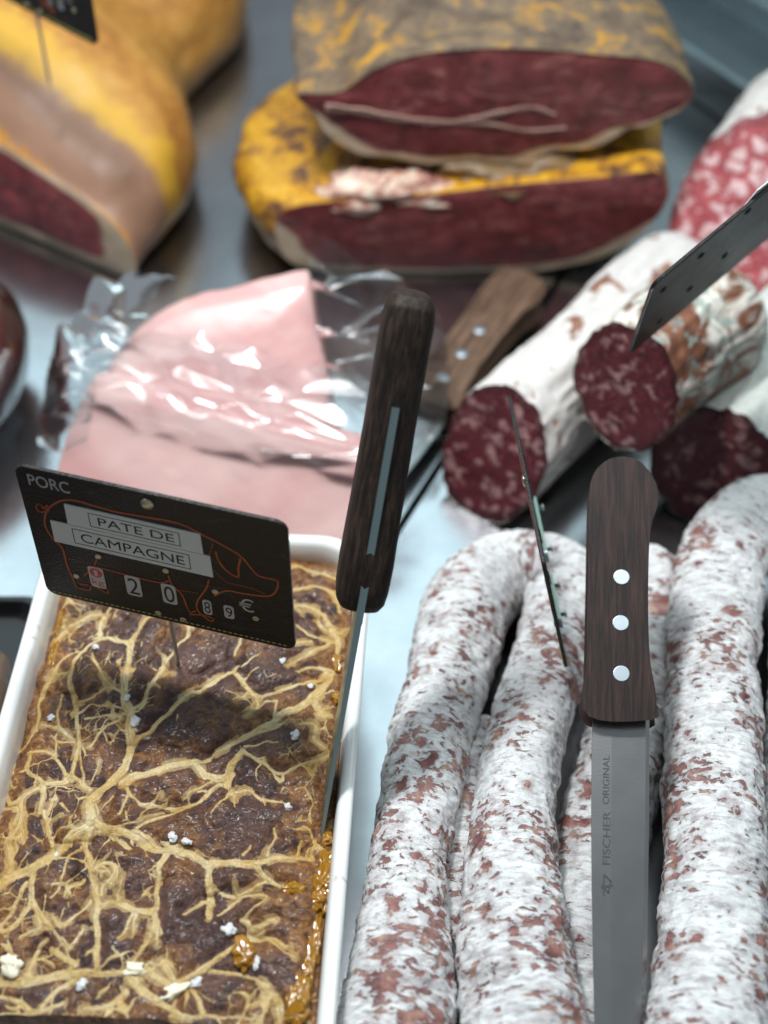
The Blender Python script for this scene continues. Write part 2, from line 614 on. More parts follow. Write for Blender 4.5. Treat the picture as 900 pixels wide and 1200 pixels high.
def m_sausage():
    t = NT('sausage_casing')
    p = t.attr('rest')
    # rubbed-off islands of bare casing, rounded, in loose clusters
    big = t.noise(t.scale(p, (1.0, 1.0, 1.25)), 92, 3.5, 0.52, 0.15)
    zone = t.noise(p, 30, 2, 0.5)
    edge = t.noise(p, 420, 4, 0.65)
    thr = t.math('ADD', big, t.math('ADD', t.math('MULTIPLY', t.math('SUBTRACT', zone, 0.5), 0.36), t.math('MULTIPLY', t.math('SUBTRACT', edge, 0.5), 0.10)))
    p1 = t.ramp(thr, [(0.632, 0.0), (0.660, 1.0)])
    mid = t.noise(t.scale(p, (0.8, 0.8, 1.5)), 210, 4, 0.58, 0.35)
    thr2 = t.math('ADD', mid, t.math('MULTIPLY', t.math('SUBTRACT', zone, 0.5), 0.55))
    p2 = t.ramp(thr2, [(0.594, 0.0), (0.624, 0.92)])
    patch = t.math('MAXIMUM', p1, p2)
    halo = t.math('MAXIMUM', t.ramp(thr, [(0.50, 0.0), (0.62, 0.60)]), t.ramp(thr2, [(0.50, 0.0), (0.63, 0.55)]))
    # dark wrinkle streaks where the bloom is thin, crosswise to the sausage
    st = t.noise(t.scale(p, (0.45, 0.45, 2.0)), 300, 6, 0.72, 0.7)
    streak = t.ramp(st, [(0.51, 0.0), (0.67, 0.74)])
    fine = t.noise(p, 1000, 3, 0.7)
    white = t.mix(t.ramp(t.noise(p, 60, 4, 0.6), [(0.3, 0.0), (0.7, 1.0)]), (0.84, 0.855, 0.85), (0.68, 0.70, 0.70))
    white = t.mix(t.ramp(fine, [(0.42, 0.0), (0.75, 0.35)]), white, (0.48, 0.45, 0.45))
    casing = t.ramp(t.noise(p, 130, 3, 0.6), [(0.30, (0.12, 0.050, 0.048)), (0.44, (0.23, 0.098, 0.088)), (0.56, (0.32, 0.160, 0.135)), (0.68, (0.44, 0.29, 0.21))])
    thin = t.mix(0.45, casing, (0.36, 0.33, 0.34))
    col = t.mix(streak, white, thin)
    col = t.mix(halo, col, t.mix(0.5, thin, (0.40, 0.36, 0.37)))
    col = t.mix(patch, col, casing)
    hgt = t.math('SUBTRACT', t.math('MULTIPLY', fine, 0.35), t.math('ADD', t.math('MULTIPLY', patch, 0.9), t.math('MULTIPLY', streak, 0.45)))
    hgt = t.math('ADD', hgt, t.math('MULTIPLY', st, 0.8))
    rough = t.math('SUBTRACT', 0.92, t.math('MULTIPLY', patch, 0.48))
    return t.P(col=col, rough=rough, spec=0.3, normal=t.bump(hgt, 0.8, 0.0009))


SAUSAGE = m_sausage()


def m_casing(name, white, brown, lo, hi, green=0.0, scale=45):
    t = NT(name)
    p = t.attr('rest')
    n1 = t.noise(t.scale(p, (1, 1, 0.6)), scale, 5, 0.62, 0.8)
    patch = t.ramp(n1, [(lo, 0.0), (hi, 1.0)])
    w = t.mix(t.noise(p, 130, 4, 0.6), white, tuple(v * 0.80 for v in white))
    b = t.ramp(t.noise(p, 120, 3, 0.6), [(0.3, tuple(v * 0.5 for v in brown)), (0.7, tuple(min(1, v * 1.7) for v in brown))])
    col = t.mix(patch, w, b)
    if green:
        g = t.ramp(t.noise(p, 60, 5, 0.65, 1.2), [(0.54, 0.0), (0.60, green)])  # grey-green mould patches, mint reflection of light put into their colour
        col = t.mix(g, col, (0.29, 0.36, 0.32))
    h = t.math('SUBTRACT', t.noise(p, 400, 4, 0.6), t.math('MULTIPLY', patch, 0.8))
    return t.P(col=col, rough=t.math('SUBTRACT', 0.85, t.math('MULTIPLY', patch, 0.4)), spec=0.35, normal=t.bump(h, 0.5, 0.0009))


CASING_W = m_casing('white_mould_casing', (0.70, 0.665, 0.63), (0.24, 0.11, 0.07), 0.585, 0.64, 0, 70)
CASING_B = m_casing('patchy_brown_casing', (0.74, 0.70, 0.62), (0.17, 0.065, 0.035), 0.44, 0.54, 0.9)
CASING_G = m_casing('greenish_white_casing', (0.70, 0.73, 0.68), (0.25, 0.17, 0.11), 0.68, 0.76, 0.35)


def m_salami(name, red, fat, sc, lo, hi):
    t = NT(name)
    c = t.coord()
    w = t.noise(c, sc * 1.3, 3, 0.5, 0, 'Color')
    cw = t.mix(0.02, c, w, 'ADD')
    v = t.voro(t.scale(cw, (1.0, 1.0, 1.5)), sc)
    n = t.noise(c, sc * 2.6, 4, 0.6)
    k = t.ramp(t.math('ADD', v, t.math('MULTIPLY', t.math('SUBTRACT', n, 0.5), 0.55)), [(lo, 1.0), (hi, 0.0)])
    base = t.mix(t.noise(c, sc * 0.9, 4, 0.6), tuple(q * 0.45 for q in red), tuple(q * 1.5 for q in red))
    base = t.mix(t.ramp(t.noise(c, sc * 5, 3, 0.6), [(0.5, 0.0), (0.7, 0.5)]), base, tuple(min(1, q * 2.2 + 0.02) for q in red))
    col = t.mix(k, base, fat)
    rim = t.ramp(t.attr('rho', 'Fac'), [(0.86, 0.0), (0.99, 0.75)])
    col = t.mix(rim, col, tuple(q * 0.35 for q in red))
    return t.P(col=col, rough=0.42, spec=0.4, normal=t.bump(t.math('ADD', n, k), 0.35, 0.0008))


CUT_DARK = m_salami('dark_salami_meat', (0.080, 0.013, 0.018), (0.32, 0.175, 0.17), 84, 0.18, 0.46)
CUT_PINK = m_salami('pink_salami_meat', (0.40, 0.085, 0.095), (0.80, 0.56, 0.56), 92, 0.30, 0.52)


def m_wood(name, dark, light, axis=(130, 130, 9)):
    t = NT(name)
    c = t.coord()
    g = t.noise(t.scale(c, axis), 4.5, 6, 0.7, 0.35)
    f = t.noise(t.scale(c, tuple(a * 6 for a in axis)), 3.0, 4, 0.7)
    k = t.math('ADD', t.math('MULTIPLY', g, 0.72), t.math('MULTIPLY', f, 0.28))
    col = t.ramp(k, [(0.36, tuple(v * 0.35 for v in dark)), (0.47, dark), (0.60, light), (0.72, tuple(v * 1.5 for v in light))])
    return t.P(col=col, rough=t.math('ADD', 0.45, t.math('MULTIPLY', f, 0.35)), spec=0.28, normal=t.bump(k, 0.55, 0.0006))


WOOD = m_wood('dark_rosewood', (0.014, 0.0065, 0.0055), (0.042, 0.020, 0.0155), (120, 120, 7))
WOOD_B = m_wood('black_wood', (0.010, 0.006, 0.004), (0.045, 0.026, 0.018), (110, 110, 13))
WOOD_L = m_wood('brown_wood', (0.10, 0.058, 0.036), (0.22, 0.135, 0.088))


def m_leather():
    t = NT('black_leather_card')
    c = t.coord()
    v = t.voro(c, 900, 'F1')
    n = t.noise(c, 60, 4, 0.6)
    col = t.mix(n, (0.008, 0.007, 0.007), (0.020, 0.015, 0.014))
    sc = t.ramp(t.noise(t.scale(c, (1.0, 1.0, 3.5)), 55, 6, 0.72, 0.8), [(0.58, 0.0), (0.70, 0.22)])
    col = t.mix(sc, col, (0.16, 0.16, 0.16))
    return t.P(col=col, rough=t.math('ADD', 0.34, t.math('MULTIPLY', n, 0.2)), spec=0.28, normal=t.bump(v, 0.35, 0.0005))


LEATHER = m_leather()
PIGLINE = simple('orange_print', (0.42, 0.10, 0.028), 0.6)
LABELW = simple('label_paper', (0.56, 0.58, 0.55), 0.65)
INK = simple('black_ink', (0.006, 0.006, 0.006), 0.6)
PRINTW = simple('pale_grey_print', (0.42, 0.42, 0.41), 0.55)
PRINTR = simple('red_print', (0.50, 0.03, 0.03), 0.5)
STITCH = simple('yellow_thread', (0.45, 0.45, 0.12), 0.8)
BRASS = simple('dull_brass', (0.48, 0.43, 0.30), 0.32, 1.0)
ALU = m_steel('bright_rivet_metal', (0.50, 0.56, 0.60), 0.36, 0.50, (60, 60, 60))
RIVET = m_steel('worn_rivet_metal', (0.42, 0.48, 0.52), 0.34, 0.50, (60, 60, 60))
CLEAR = simple('pale_green_plastic', (0.42, 0.62, 0.53), 0.18, 0.0, spec=0.6)
PAPERW = simple('white_paper_scrap', (0.82, 0.83, 0.82), 0.7)


def m_ceramic():
    t = NT('white_glazed_ceramic')
    c = t.coord()
    sp = t.ramp(t.noise(c, 120, 4, 0.6, 0.6), [(0.63, 0.0), (0.70, 0.75)])
    zone = t.ramp(t.noise(c, 22, 3, 0.5), [(0.50, 0.0), (0.64, 1.0)])
    k = t.math('MULTIPLY', sp, zone)
    col = t.mix(k, (0.80, 0.815, 0.80), (0.33, 0.19, 0.07))
    return t.P(col=col, rough=0.12, spec=0.55, coat=0.4, coatr=0.05)


CERAMIC = m_ceramic()


def m_meat():
    t = NT('baked_pate_meat')
    p = t.coord()
    e = t.attr('edge', 'Fac')
    n1 = t.noise(p, 62, 5, 0.65, 0.5)
    n2 = t.noise(p, 330, 5, 0.68, 0.3)
    k = t.math('ADD', t.math('MULTIPLY', n1, 0.62), t.math('MULTIPLY', n2, 0.38))
    col = t.ramp(k, [(0.30, (0.012, 0.006, 0.006)), (0.42, (0.045, 0.019, 0.015)), (0.52, (0.090, 0.040, 0.029)), (0.62, (0.150, 0.072, 0.046)), (0.75, (0.26, 0.14, 0.085))])
    # caramel patches, strongest where fat ran out to the walls
    warm = t.ramp(t.math('ADD', t.noise(p, 48, 5, 0.62, 0.7), t.math('MULTIPLY', e, 0.20)), [(0.48, 0.0), (0.62, 0.9)])
    wcol = t.ramp(n2, [(0.33, (0.09, 0.032, 0.010)), (0.50, (0.21, 0.085, 0.022)), (0.68, (0.40, 0.19, 0.045))])
    col = t.mix(warm, col, wcol)
    char = t.ramp(t.noise(p, 85, 3, 0.5, 0.3), [(0.66, 0.0), (0.74, 0.9)])
    col = t.mix(char, col, (0.012, 0.010, 0.012))
    bloom = t.ramp(t.noise(p, 40, 4, 0.6), [(0.60, 0.0), (0.78, 0.30)])
    col = t.mix(bloom, col, (0.15, 0.115, 0.125))
    h = t.math('ADD', t.math('MULTIPLY', n2, 0.8), t.math('MULTIPLY', t.noise(p, 1100, 3, 0.7), 0.35))
    rough = t.ramp(t.noise(p, 150, 3, 0.6), [(0.35, 0.34), (0.65, 0.60)])
    return t.P(col=col, rough=rough, spec=0.42, coat=0.22, coatr=0.20, normal=t.bump(h, 0.95, 0.0016))


MEAT = m_meat()


def m_fat():
    t = NT('caul_fat')
    p = t.coord()
    th = t.attr('thick', 'Fac')
    n1 = t.noise(p, 70, 4, 0.6, 0.4)
    n2 = t.noise(p, 520, 4, 0.65)
    col = t.ramp(t.math('ADD', t.math('MULTIPLY', n1, 0.7), t.math('MULTIPLY', n2, 0.3)),
                 [(0.30, (0.48, 0.27, 0.05)), (0.44, (0.60, 0.42, 0.16)), (0.55, (0.68, 0.53, 0.27)), (0.68, (0.74, 0.64, 0.40))])
    # thin membranes let the meat colour through
    col = t.mix(t.ramp(th, [(0.0, 0.85), (0.62, 0.0)]), col, (0.24, 0.12, 0.04))
    gold = t.ramp(t.math('ADD', t.noise(p, 34, 3, 0.6), t.math('MULTIPLY', t.attr('edge', 'Fac'), 0.22)), [(0.54, 0.0), (0.70, 0.50)])
    col = t.mix(gold, col, (0.52, 0.29, 0.045))
    fib = t.attr('fibre')
    fv = t.noise(t.scale(fib, (2.6, 150, 1)), 1.0, 5, 0.65, 0.5)
    vein = t.ramp(fv, [(0.55, 0.0), (0.66, 0.75)])
    col = t.mix(vein, col, (0.27, 0.145, 0.055))
    pale = t.ramp(fv, [(0.30, 0.55), (0.44, 0.0)])
    col = t.mix(pale, col, (0.74, 0.66, 0.46))
    hh = t.math('ADD', t.math('MULTIPLY', n2, 0.6), t.math('MULTIPLY', fv, -1.5))
    return t.P(col=col, rough=t.math('ADD', 0.28, t.math('MULTIPLY', n2, 0.2)), spec=0.42, coat=0.12, coatr=0.22, sss=0.12, sssr=(1.0, 0.6, 0.3), ssss=0.002,
               normal=t.bump(hh, 0.7, 0.0008))


FAT = m_fat()
JELLY = NT('amber_jelly').P(col=(0.60, 0.27, 0.010), rough=0.12, trans=0.50, ior=1.36, spec=0.5, coat=0.5, coatr=0.06)
SALT = simple('salt_white', (0.62, 0.62, 0.62), 0.45, 0.0, sss=0.2, sssr=(1, 1, 1), ssss=0.002)
GARLIC = simple('garlic_cream', (0.80, 0.74, 0.56), 0.42, 0.0, sss=0.15, sssr=(1, 0.8, 0.5), ssss=0.002)


def m_ham_face(name, red, rim=0.87):
    t = NT(name)
    c = t.coord()
    rho = t.attr('rho', 'Fac')
    n = t.noise(c, 38, 4, 0.6)
    up = t.attr('up', 'Fac')
    f = t.ramp(t.math('SUBTRACT', t.math('ADD', rho, t.math('MULTIPLY', t.math('SUBTRACT', n, 0.5), 0.13)), t.math('MULTIPLY', up, 0.13)), [(rim, 0.0), (rim + 0.04, 1.0)])
    flesh = t.ramp(t.noise(c, 55, 5, 0.6, 0.6), [(0.28, tuple(v * 0.45 for v in red)), (0.5, red), (0.75, tuple(min(1, v * 1.7 + 0.012) for v in red))])
    marb = t.ramp(t.noise(t.scale(c, (0.5, 1, 1.6)), 60, 6, 0.7, 1.5), [(0.53, 0.0), (0.70, 0.75)])
    flesh = t.mix(marb, flesh, (0.46, 0.20, 0.175))
    fat = t.mix(n, (0.78, 0.62, 0.52), (0.70, 0.54, 0.30))
    return t.P(col=t.mix(f, flesh, fat), rough=0.36, spec=0.45, normal=t.bump(n, 0.2, 0.001))


HAM_FACE = m_ham_face('cured_ham_meat', (0.165, 0.032, 0.034))
HAM_FACE_L = m_ham_face('cured_ham_meat_pale', (0.30, 0.055, 0.062), 0.74)


def m_rind(name, stops, sc=38, yellow=None):
    t = NT(name)
    c = t.attr('rest')
    n = t.math('ADD', t.math('MULTIPLY', t.noise(c, sc, 5, 0.62, 0.7), 0.7), t.math('MULTIPLY', t.noise(c, sc * 5, 4, 0.6), 0.3))
    col = t.ramp(n, stops)
    if yellow:
        s = t.attr('depth', 'Fac')
        w = t.math('ADD', s, t.math('MULTIPLY', t.math('SUBTRACT', t.noise(c, 26, 5, 0.62), 0.5), 0.050))
        for lo, hi, cc in yellow:
            k = t.math('MULTIPLY', t.ramp(w, [(max(lo - 0.012, 0), 0.0), (lo, 1.0)]), t.ramp(w, [(max(hi, 0.0), 1.0 if hi > 0 else 0.6), (max(hi + 0.012, 0.003), 0.0)]))
            col = t.mix(k, col, cc)
    return t.P(col=col, rough=0.42, spec=0.45, normal=t.bump(n, 0.6, 0.002))


RIND_MIX = m_rind('aged_ham_rind', [(0.32, (0.035, 0.022, 0.015)), (0.44, (0.12, 0.08, 0.052)), (0.54, (0.19, 0.13, 0.075)), (0.61, (0.46, 0.22, 0.022)), (0.74, (0.60, 0.36, 0.07))], 38, [(0.0, -0.010, (0.50, 0.26, 0.035))])
RIND_GOLD = m_rind('golden_ham_rind', [(0.34, (0.07, 0.03, 0.025)), (0.43, (0.16, 0.075, 0.03)), (0.48, (0.52, 0.24, 0.016)), (0.56, (0.66, 0.34, 0.018)), (0.64, (0.70, 0.42, 0.06)), (0.74, (0.70, 0.56, 0.34))])
RIND_LEFT = m_rind('orange_ham_rind', [(0.34, (0.33, 0.13, 0.022)), (0.50, (0.52, 0.24, 0.042)), (0.66, (0.60, 0.32, 0.085))], 30)


def m_pink():
    t = NT('cooked_ham_meat')
    c = t.coord()
    n = t.noise(c, 26, 5, 0.55, 0.5)
    band = t.ramp(t.noise(t.scale(c, (0.6, 1, 1.2)), 14, 3, 0.5, 0.8), [(0.44, 0.0), (0.58, 0.85)])
    col = t.mix(band, t.mix(n, (0.74, 0.475, 0.445), (0.80, 0.565, 0.53)), (0.64, 0.345, 0.33))
    return t.P(col=col, rough=0.40, spec=0.4, sss=0.25, sssr=(1.0, 0.35, 0.3), ssss=0.008, coat=0.25, coatr=0.25, normal=t.bump(t.noise(c, 140, 4, 0.6), 0.2, 0.0008))


PINK = m_pink()


def m_film():
    t = NT('clear_plastic_film')
    fr = t.n.new('ShaderNodeFresnel')
    fr.inputs[0].default_value = 1.5
    tr = t.n.new('ShaderNodeBsdfTransparent')
    tr.inputs[0].default_value = (0.965, 0.97, 0.975, 1)
    gl = t.n.new('ShaderNodeBsdfGlossy')
    gl.inputs['Roughness'].default_value = 0.16
    gl.inputs['Color'].default_value = (1, 1, 1, 1)
    mx = t.n.new('ShaderNodeMixShader')
    t.t.links.new(t.math('ADD', t.math('MULTIPLY', fr.outputs[0], 1.15), 0.035, clamp=True), mx.inputs[0])
    t.t.links.new(tr.outputs[0], mx.inputs[1])
    t.t.links.new(gl.outputs[0], mx.inputs[2])
    t.t.links.new(mx.outputs[0], t.n['Material Output'].inputs[0])
    return t.m


FILM = m_film()
BLACKP = simple('black_plastic', (0.010, 0.010, 0.011), 0.30)


def m_dried(name, a, b):
    t = NT(name)
    c = t.coord()
    n = t.noise(c, 60, 5, 0.65, 0.6)
    return t.P(col=t.mix(n, a, b), rough=0.42, spec=0.45, normal=t.bump(n, 0.7, 0.002))


DRIED = m_dried('dried_beef', (0.09, 0.016, 0.016), (0.24, 0.05, 0.045))
LOAF = m_dried('brown_loaf_crust', (0.06, 0.038, 0.025), (0.20, 0.135, 0.095))
GLASS_T = NT('teal_case_glass').P(col=(0.40, 0.58, 0.60), rough=0.10, metal=0.0, spec=0.6, trans=0.45, ior=1.45)
RAIL = m_steel('dark_rail_steel', (0.30, 0.35, 0.37), 0.22, 0.34)
RAIL_L = m_steel('pale_rail_steel', (0.60, 0.70, 0.74), 0.22, 0.34)

# ------------------------------------------------------------------ the counter


def slab_xy(name, outline, z0, z1, m):
    n = len(outline)
    v = [(x, y, z1) for x, y in outline] + [(x, y, z0) for x, y in outline]
    f = [list(range(n)), list(range(2 * n - 1, n - 1, -1))] + [[i, n + i, n + (i + 1) % n, (i + 1) % n] for i in range(n)]
    return obj(name, make_mesh(name, v, f, False), m)


# two steel sheets that meet in a narrow dark joint running away to the right
structure(slab_xy('counter', [(-0.9, 0.02), (-0.2423, 0.02), (0.3857, 1.32), (-0.9, 1.32)], -0.02, 0.0, STEEL))
structure(slab_xy('counter_sheet', [(-0.2373, 0.02), (0.9, 0.02), (0.9, 1.32), (0.3907, 1.32)], -0.02, 0.0, STEEL))
structure(slab_xy('counter_base', [(-0.9, 0.02), (0.9, 0.02), (0.9, 1.32), (-0.9, 1.32)], -0.05, -0.024, BLACKP))

# steel channel and glass end panel of the display case
d = Vector((0.535, -0.845, 0))
nrm = Vector((0.845, 0.535, 0))


def bar(name, c, half_len, hw, z0, z1, m, parent=None, inv=None):
    c = Vector(c)
    pts = [c - d * half_len - nrm * hw, c + d * half_len - nrm * hw, c + d * half_len + nrm * hw, c - d * half_len + nrm * hw]
    n = 4
    v = [(p.x, p.y, z1) for p in pts] + [(p.x, p.y, z0) for p in pts]
    f = [[0, 1, 2, 3], [7, 6, 5, 4]] + [[i, 4 + i, 4 + (i + 1) % n, (i + 1) % n] for i in range(n)]
    return obj(name, make_mesh(name, v, [q[::-1] for q in f], False), m, parent)


case = thing('display_case_frame', 'dark steel channel with pale lips at the end of the counter', 'case frame')
bar('channel', (0.285, 0.945, 0), 0.55, 0.034, 0.002, 0.030, RAIL, case)
bar('channel_lip', (0.2525, 0.9265, 0), 0.55, 0.003, 0.0305, 0.040, RAIL_L, case)
bar('channel_lip', (0.3175, 0.9635, 0), 0.55, 0.004, 0.0305, 0.052, RAIL_L, case)
gp = bar('glass_panel', (0.338, 0.976, 0), 0.55, 0.004, 0.002, 0.34, GLASS_T)
tag(gp, 'teal tinted glass panel standing beyond the steel channel', 'glass panel')

# ------------------------------------------------------------------ terrine dish and pate
TH = math.radians(3.1)
DISH_O = Vector((-0.0894, 0.3132, 0.0))
DISH_M = Matrix.Translation(DISH_O) @ Matrix.Rotation(-TH, 4, 'Z')


def ring(hw, hl, r, z, n=10):
    return [(x, y, z) for x, y in rrect(-hw, -hl, hw, hl, r, n)]


prof = [(0.062, 0.136, 0.016, 0.0008), (0.0660, 0.140, 0.019, 0.0025), (0.0715, 0.1455, 0.022, 0.060), (0.0738, 0.148, 0.024, 0.0685), (0.0762, 0.1502, 0.025, 0.0715), (0.0767, 0.1507, 0.025, 0.0738),
        (0.0757, 0.1497, 0.024, 0.0754), (0.0735, 0.1475, 0.023, 0.0757), (0.0715, 0.1455, 0.022, 0.0750), (0.0702, 0.1442, 0.021, 0.0732), (0.0690, 0.143, 0.020, 0.066), (0.0640, 0.138, 0.016, 0.012), (0.060, 0.134, 0.013, 0.008)]
rv = []
for q in prof:
    rv += ring(*q)
nr = len(ring(*prof[0]))
fc = [list(q) for q in grid_faces(len(prof), nr, True)]
fc += [list(range(nr))[::-1], [(len(prof) - 1) * nr + k for k in range(nr)]]
dish = obj('terrine_dish', make_mesh('terrine_dish', rv, fc), CERAMIC)
dish.matrix_world = DISH_M
tag(dish, 'white glazed rectangular terrine dish holding the pate', 'dish')

pate = thing('pate', 'brown baked country pate webbed with cream caul fat in white dish', 'pate', mat4=DISH_M)
U0, U1, V0, V1 = -0.0686, 0.0686, -0.0868, 0.1428
STEP = 0.00036
us = np.arange(U0, U1 + STEP / 2, STEP)
vs = np.arange(V0, V1 + STEP / 2, STEP)
NU, NV = len(us), len(vs)
VV, UU = np.meshgrid(vs, us, indexing='ij')
uf, vf = UU.ravel(), VV.ravel()
P2 = np.stack([uf, vf, np.zeros_like(uf)], 1)
rng = np.random.default_rng(5)
wx = fbm(P2 / 0.006, 2, 11) * 0.0010 + fbm(P2 / 0.0018, 2, 14) * 0.00016
wy = fbm(P2 / 0.006, 2, 12) * 0.0010 + fbm(P2 / 0.0018, 2, 15) * 0.00016
WU, WV = uf + wx, vf + wy
lump1 = np.clip(1 - worley2(np.stack([WU, WV], 1) / 0.0155, 3)[0] ** 2 * 1.5, 0, 1)
lump2 = np.clip(1 - worley2(np.stack([WU, WV], 1) / 0.0062, 4)[0] ** 2 * 1.6, 0, 1)
base = 0.0640 + 0.0042 * (1 - np.abs(uf / 0.0686) ** 3)
wall = np.minimum(np.minimum(uf - U0, U1 - uf), V1 - vf)
base -= 0.0035 * (1 - sstep(0, 0.008, wall)) * (0.6 + 0.8 * fbm(P2 / 0.012, 2, 21))
low = base + 0.0022 * fbm(P2 / 0.03, 3, 8) + 0.0034 * (np.sqrt(lump1) - 0.5) * sstep(-0.002, 0.01, wall)
fine = 0.0009 * (np.sqrt(lump2) - 0.5) + 0.00055 * fbm(P2 / 0.0030, 3, 6) + 0.00025 * fbm(P2 / 0.0011, 2, 7)

# caul fat: traced main veins, fine twigs growing off them and a faint mesh between
strokes = []
for s in VEINS:
    P = np.array(s, float) * 1e-4
    Q, _ = resample(catmull(P, len(P) * 8), 0.0011)
    strokes.append(Q)
    L = len(Q)
    for k in range(2, L - 2):
        if rng.random() < 0.018:
            dd = Q[k + 1, :2] - Q[k - 1, :2]
            dd /= np.linalg.norm(dd) + 1e-9
            a = rng.choice([-1, 1]) * rng.uniform(0.6, 1.2)
            ln = rng.uniform(0.003, 0.0075)
            pts = [Q[k, :2]]
            ang = math.atan2(dd[1], dd[0]) + a
            w0 = min(Q[k, 2] * 0.5, 0.0014) * rng.uniform(0.5, 1.0)
            for _ in range(5):
                pts.append(pts[-1] + ln / 5 * np.array([math.cos(ang), math.sin(ang)]))
                ang += rng.normal(0, 0.28)
            pts = np.array(pts)
            tw = np.c_[pts, np.linspace(w0 * 1.5, 0.0006, len(pts))]
            strokes.append(resample(catmull(tw, 20), 0.0009)[0])
# each vein gives a field "how deep inside"; neighbouring veins melt together where they meet
KU = 1 / 0.00055
EXPS = np.zeros((NV, NU))
BEST = np.full((NV, NU), -1.0)
Dm = np.full((NV, NU), 0.02)
FX, FY = UU / 0.0015, VV.copy()
WU2, WV2 = WU.reshape(NV, NU), WV.reshape(NV, NU)
arc0 = 0.0
for Q in strokes:
    arc0 += 0.5
    pad = Q[:, 2].max() * 0.6 + 0.0045
    I0 = max(int((Q[:, 1].min() - pad - V0) / STEP), 0)
    I1 = min(int((Q[:, 1].max() + pad - V0) / STEP) + 2, NV)
    J0 = max(int((Q[:, 0].min() - pad - U0) / STEP), 0)
    J1 = min(int((Q[:, 0].max() + pad - U0) / STEP) + 2, NU)
    if I0 >= I1 or J0 >= J1:
        continue
    sm_ = np.full((I1 - I0, J1 - J0), -1.0)
    for k in range(len(Q) - 1):
        a, b = Q[k], Q[k + 1]
        L_ = math.hypot(b[0] - a[0], b[1] - a[1])
        rad = max(a[2], b[2]) * 0.6 + 0.0045
        i0 = max(int((min(a[1], b[1]) - rad - V0) / STEP), I0)
        i1 = min(int((max(a[1], b[1]) + rad - V0) / STEP) + 2, I1)
        j0 = max(int((min(a[0], b[0]) - rad - U0) / STEP), J0)
        j1 = min(int((max(a[0], b[0]) + rad - U0) / STEP) + 2, J1)
        if i0 < i1 and j0 < j1:
            x, y = WU2[i0:i1, j0:j1], WV2[i0:i1, j0:j1]
            ex, ey = b[0] - a[0], b[1] - a[1]
            t_ = np.clip(((x - a[0]) * ex + (y - a[1]) * ey) / (ex * ex + ey * ey + 1e-12), 0, 1)
            dist = np.hypot(x - a[0] - t_ * ex, y - a[1] - t_ * ey)
            s_ = (a[2] + (b[2] - a[2]) * t_) * 0.37 - dist
            win = s_ > BEST[i0:i1, j0:j1]
            side = ((x - a[0]) * ey - (y - a[1]) * ex) / (L_ + 1e-9) / 0.0011
            FX[i0:i1, j0:j1] = np.where(win, side, FX[i0:i1, j0:j1])
            FY[i0:i1, j0:j1] = np.where(win, arc0 + t_ * L_, FY[i0:i1, j0:j1])
            BEST[i0:i1, j0:j1] = np.maximum(BEST[i0:i1, j0:j1], s_)
            w_ = sm_[i0 - I0:i1 - I0, j0 - J0:j1 - J0]
            np.maximum(w_, s_, out=w_)
            if a[2] > 0.0012:
                Dm[i0:i1, j0:j1] = np.minimum(Dm[i0:i1, j0:j1], np.maximum(-s_, 0))
        arc0 += L_
    EXPS[I0:I1, J0:J1] += np.exp(KU * np.clip(sm_, -0.006, 0.006))
S_ = np.log(EXPS.ravel() + 1e-7) / KU
tt = np.clip(S_ / 0.0013, 0, 1)
Hf = 0.00032 * np.sqrt(1 - (1 - tt) ** 2)
Hf = np.maximum(Hf, 0.00007 * np.clip(1 + S_ / 0.00035, 0, 1))
mem = sstep(-0.0022, -0.0004, S_) * sstep(0.0, 0.30, fbm(P2 / 0.010, 3, 61))
Hf = np.maximum(Hf, 0.00006 * mem * (mem > 0.12))
# stretched membrane between them: two scales of irregular cells, fading in and out
wq = np.stack([uf + 0.0035 * fbm(P2 / 0.011, 3, 51), (vf + 0.0035 * fbm(P2 / 0.011, 3, 52)) * 0.8], 1)
zone = sstep(0.0, 0.5, fbm(P2 / 0.020, 2, 31) + 0.45 * sstep(-0.03, 0.03, -uf - 0.015) + 0.25 * sstep(0.02, 0.07, -vf))
for sc_, sd, ww, hh in ((0.0100, 9, 0.16, 0.00022), (0.0058, 10, 0.11, 0.00011)):
    f1, f2 = worley2(wq / sc_, sd)
    webw = ww * zone * np.clip(0.35 + 0.9 * fbm(P2 / 0.007, 2, sd + 24), 0, 1)
    web = np.clip(1 - ((f2 - f1) / np.maximum(webw, 1e-4)) ** 2, 0, 1) ** 0.7 * hh * sstep(0.03, 0.08, webw)
    Hf = np.maximum(Hf.ravel(), web)
Hf *= (1 + 0.18 * fbm(np.stack([uf, vf, uf * 0], 1) / 0.0016, 3, 41))
edge_attr = 1 - sstep(0.0, 0.022, np.minimum(np.minimum(uf - U0, (U1 - uf) * 0.75), V1 - vf))

# the meat swells between the veins, the veins lie in its furrows
low = low + 0.0018 * (sstep(0.0, 0.005, Dm.ravel()) - 0.6) * sstep(0.0, 0.008, wall)
zm = low + fine
# meat with its cut front and sides
Z = zm.reshape(NV, NU)
pz = np.pad(Z, 1, mode='edge')
pu = np.pad(UU, 1, mode='edge')
pv = np.pad(VV, 1, mode='edge')
pe = np.pad(edge_attr.reshape(NV, NU), 1, mode='edge')
bd = np.zeros_like(pz, bool)
bd[0], bd[-1], bd[:, 0], bd[:, -1] = True, True, True, True
pz[bd] = 0.0085
pu[:, 0] *= 0.865
pu[:, -1] *= 0.865
pv[-1] *= 0.94
me = make_mesh('meat', np.stack([pu.ravel(), pv.ravel(), pz.ravel()], 1), grid_faces(NV + 2, NU + 2), True, {'edge': pe.ravel()})
obj('meat', me, MEAT, pate)
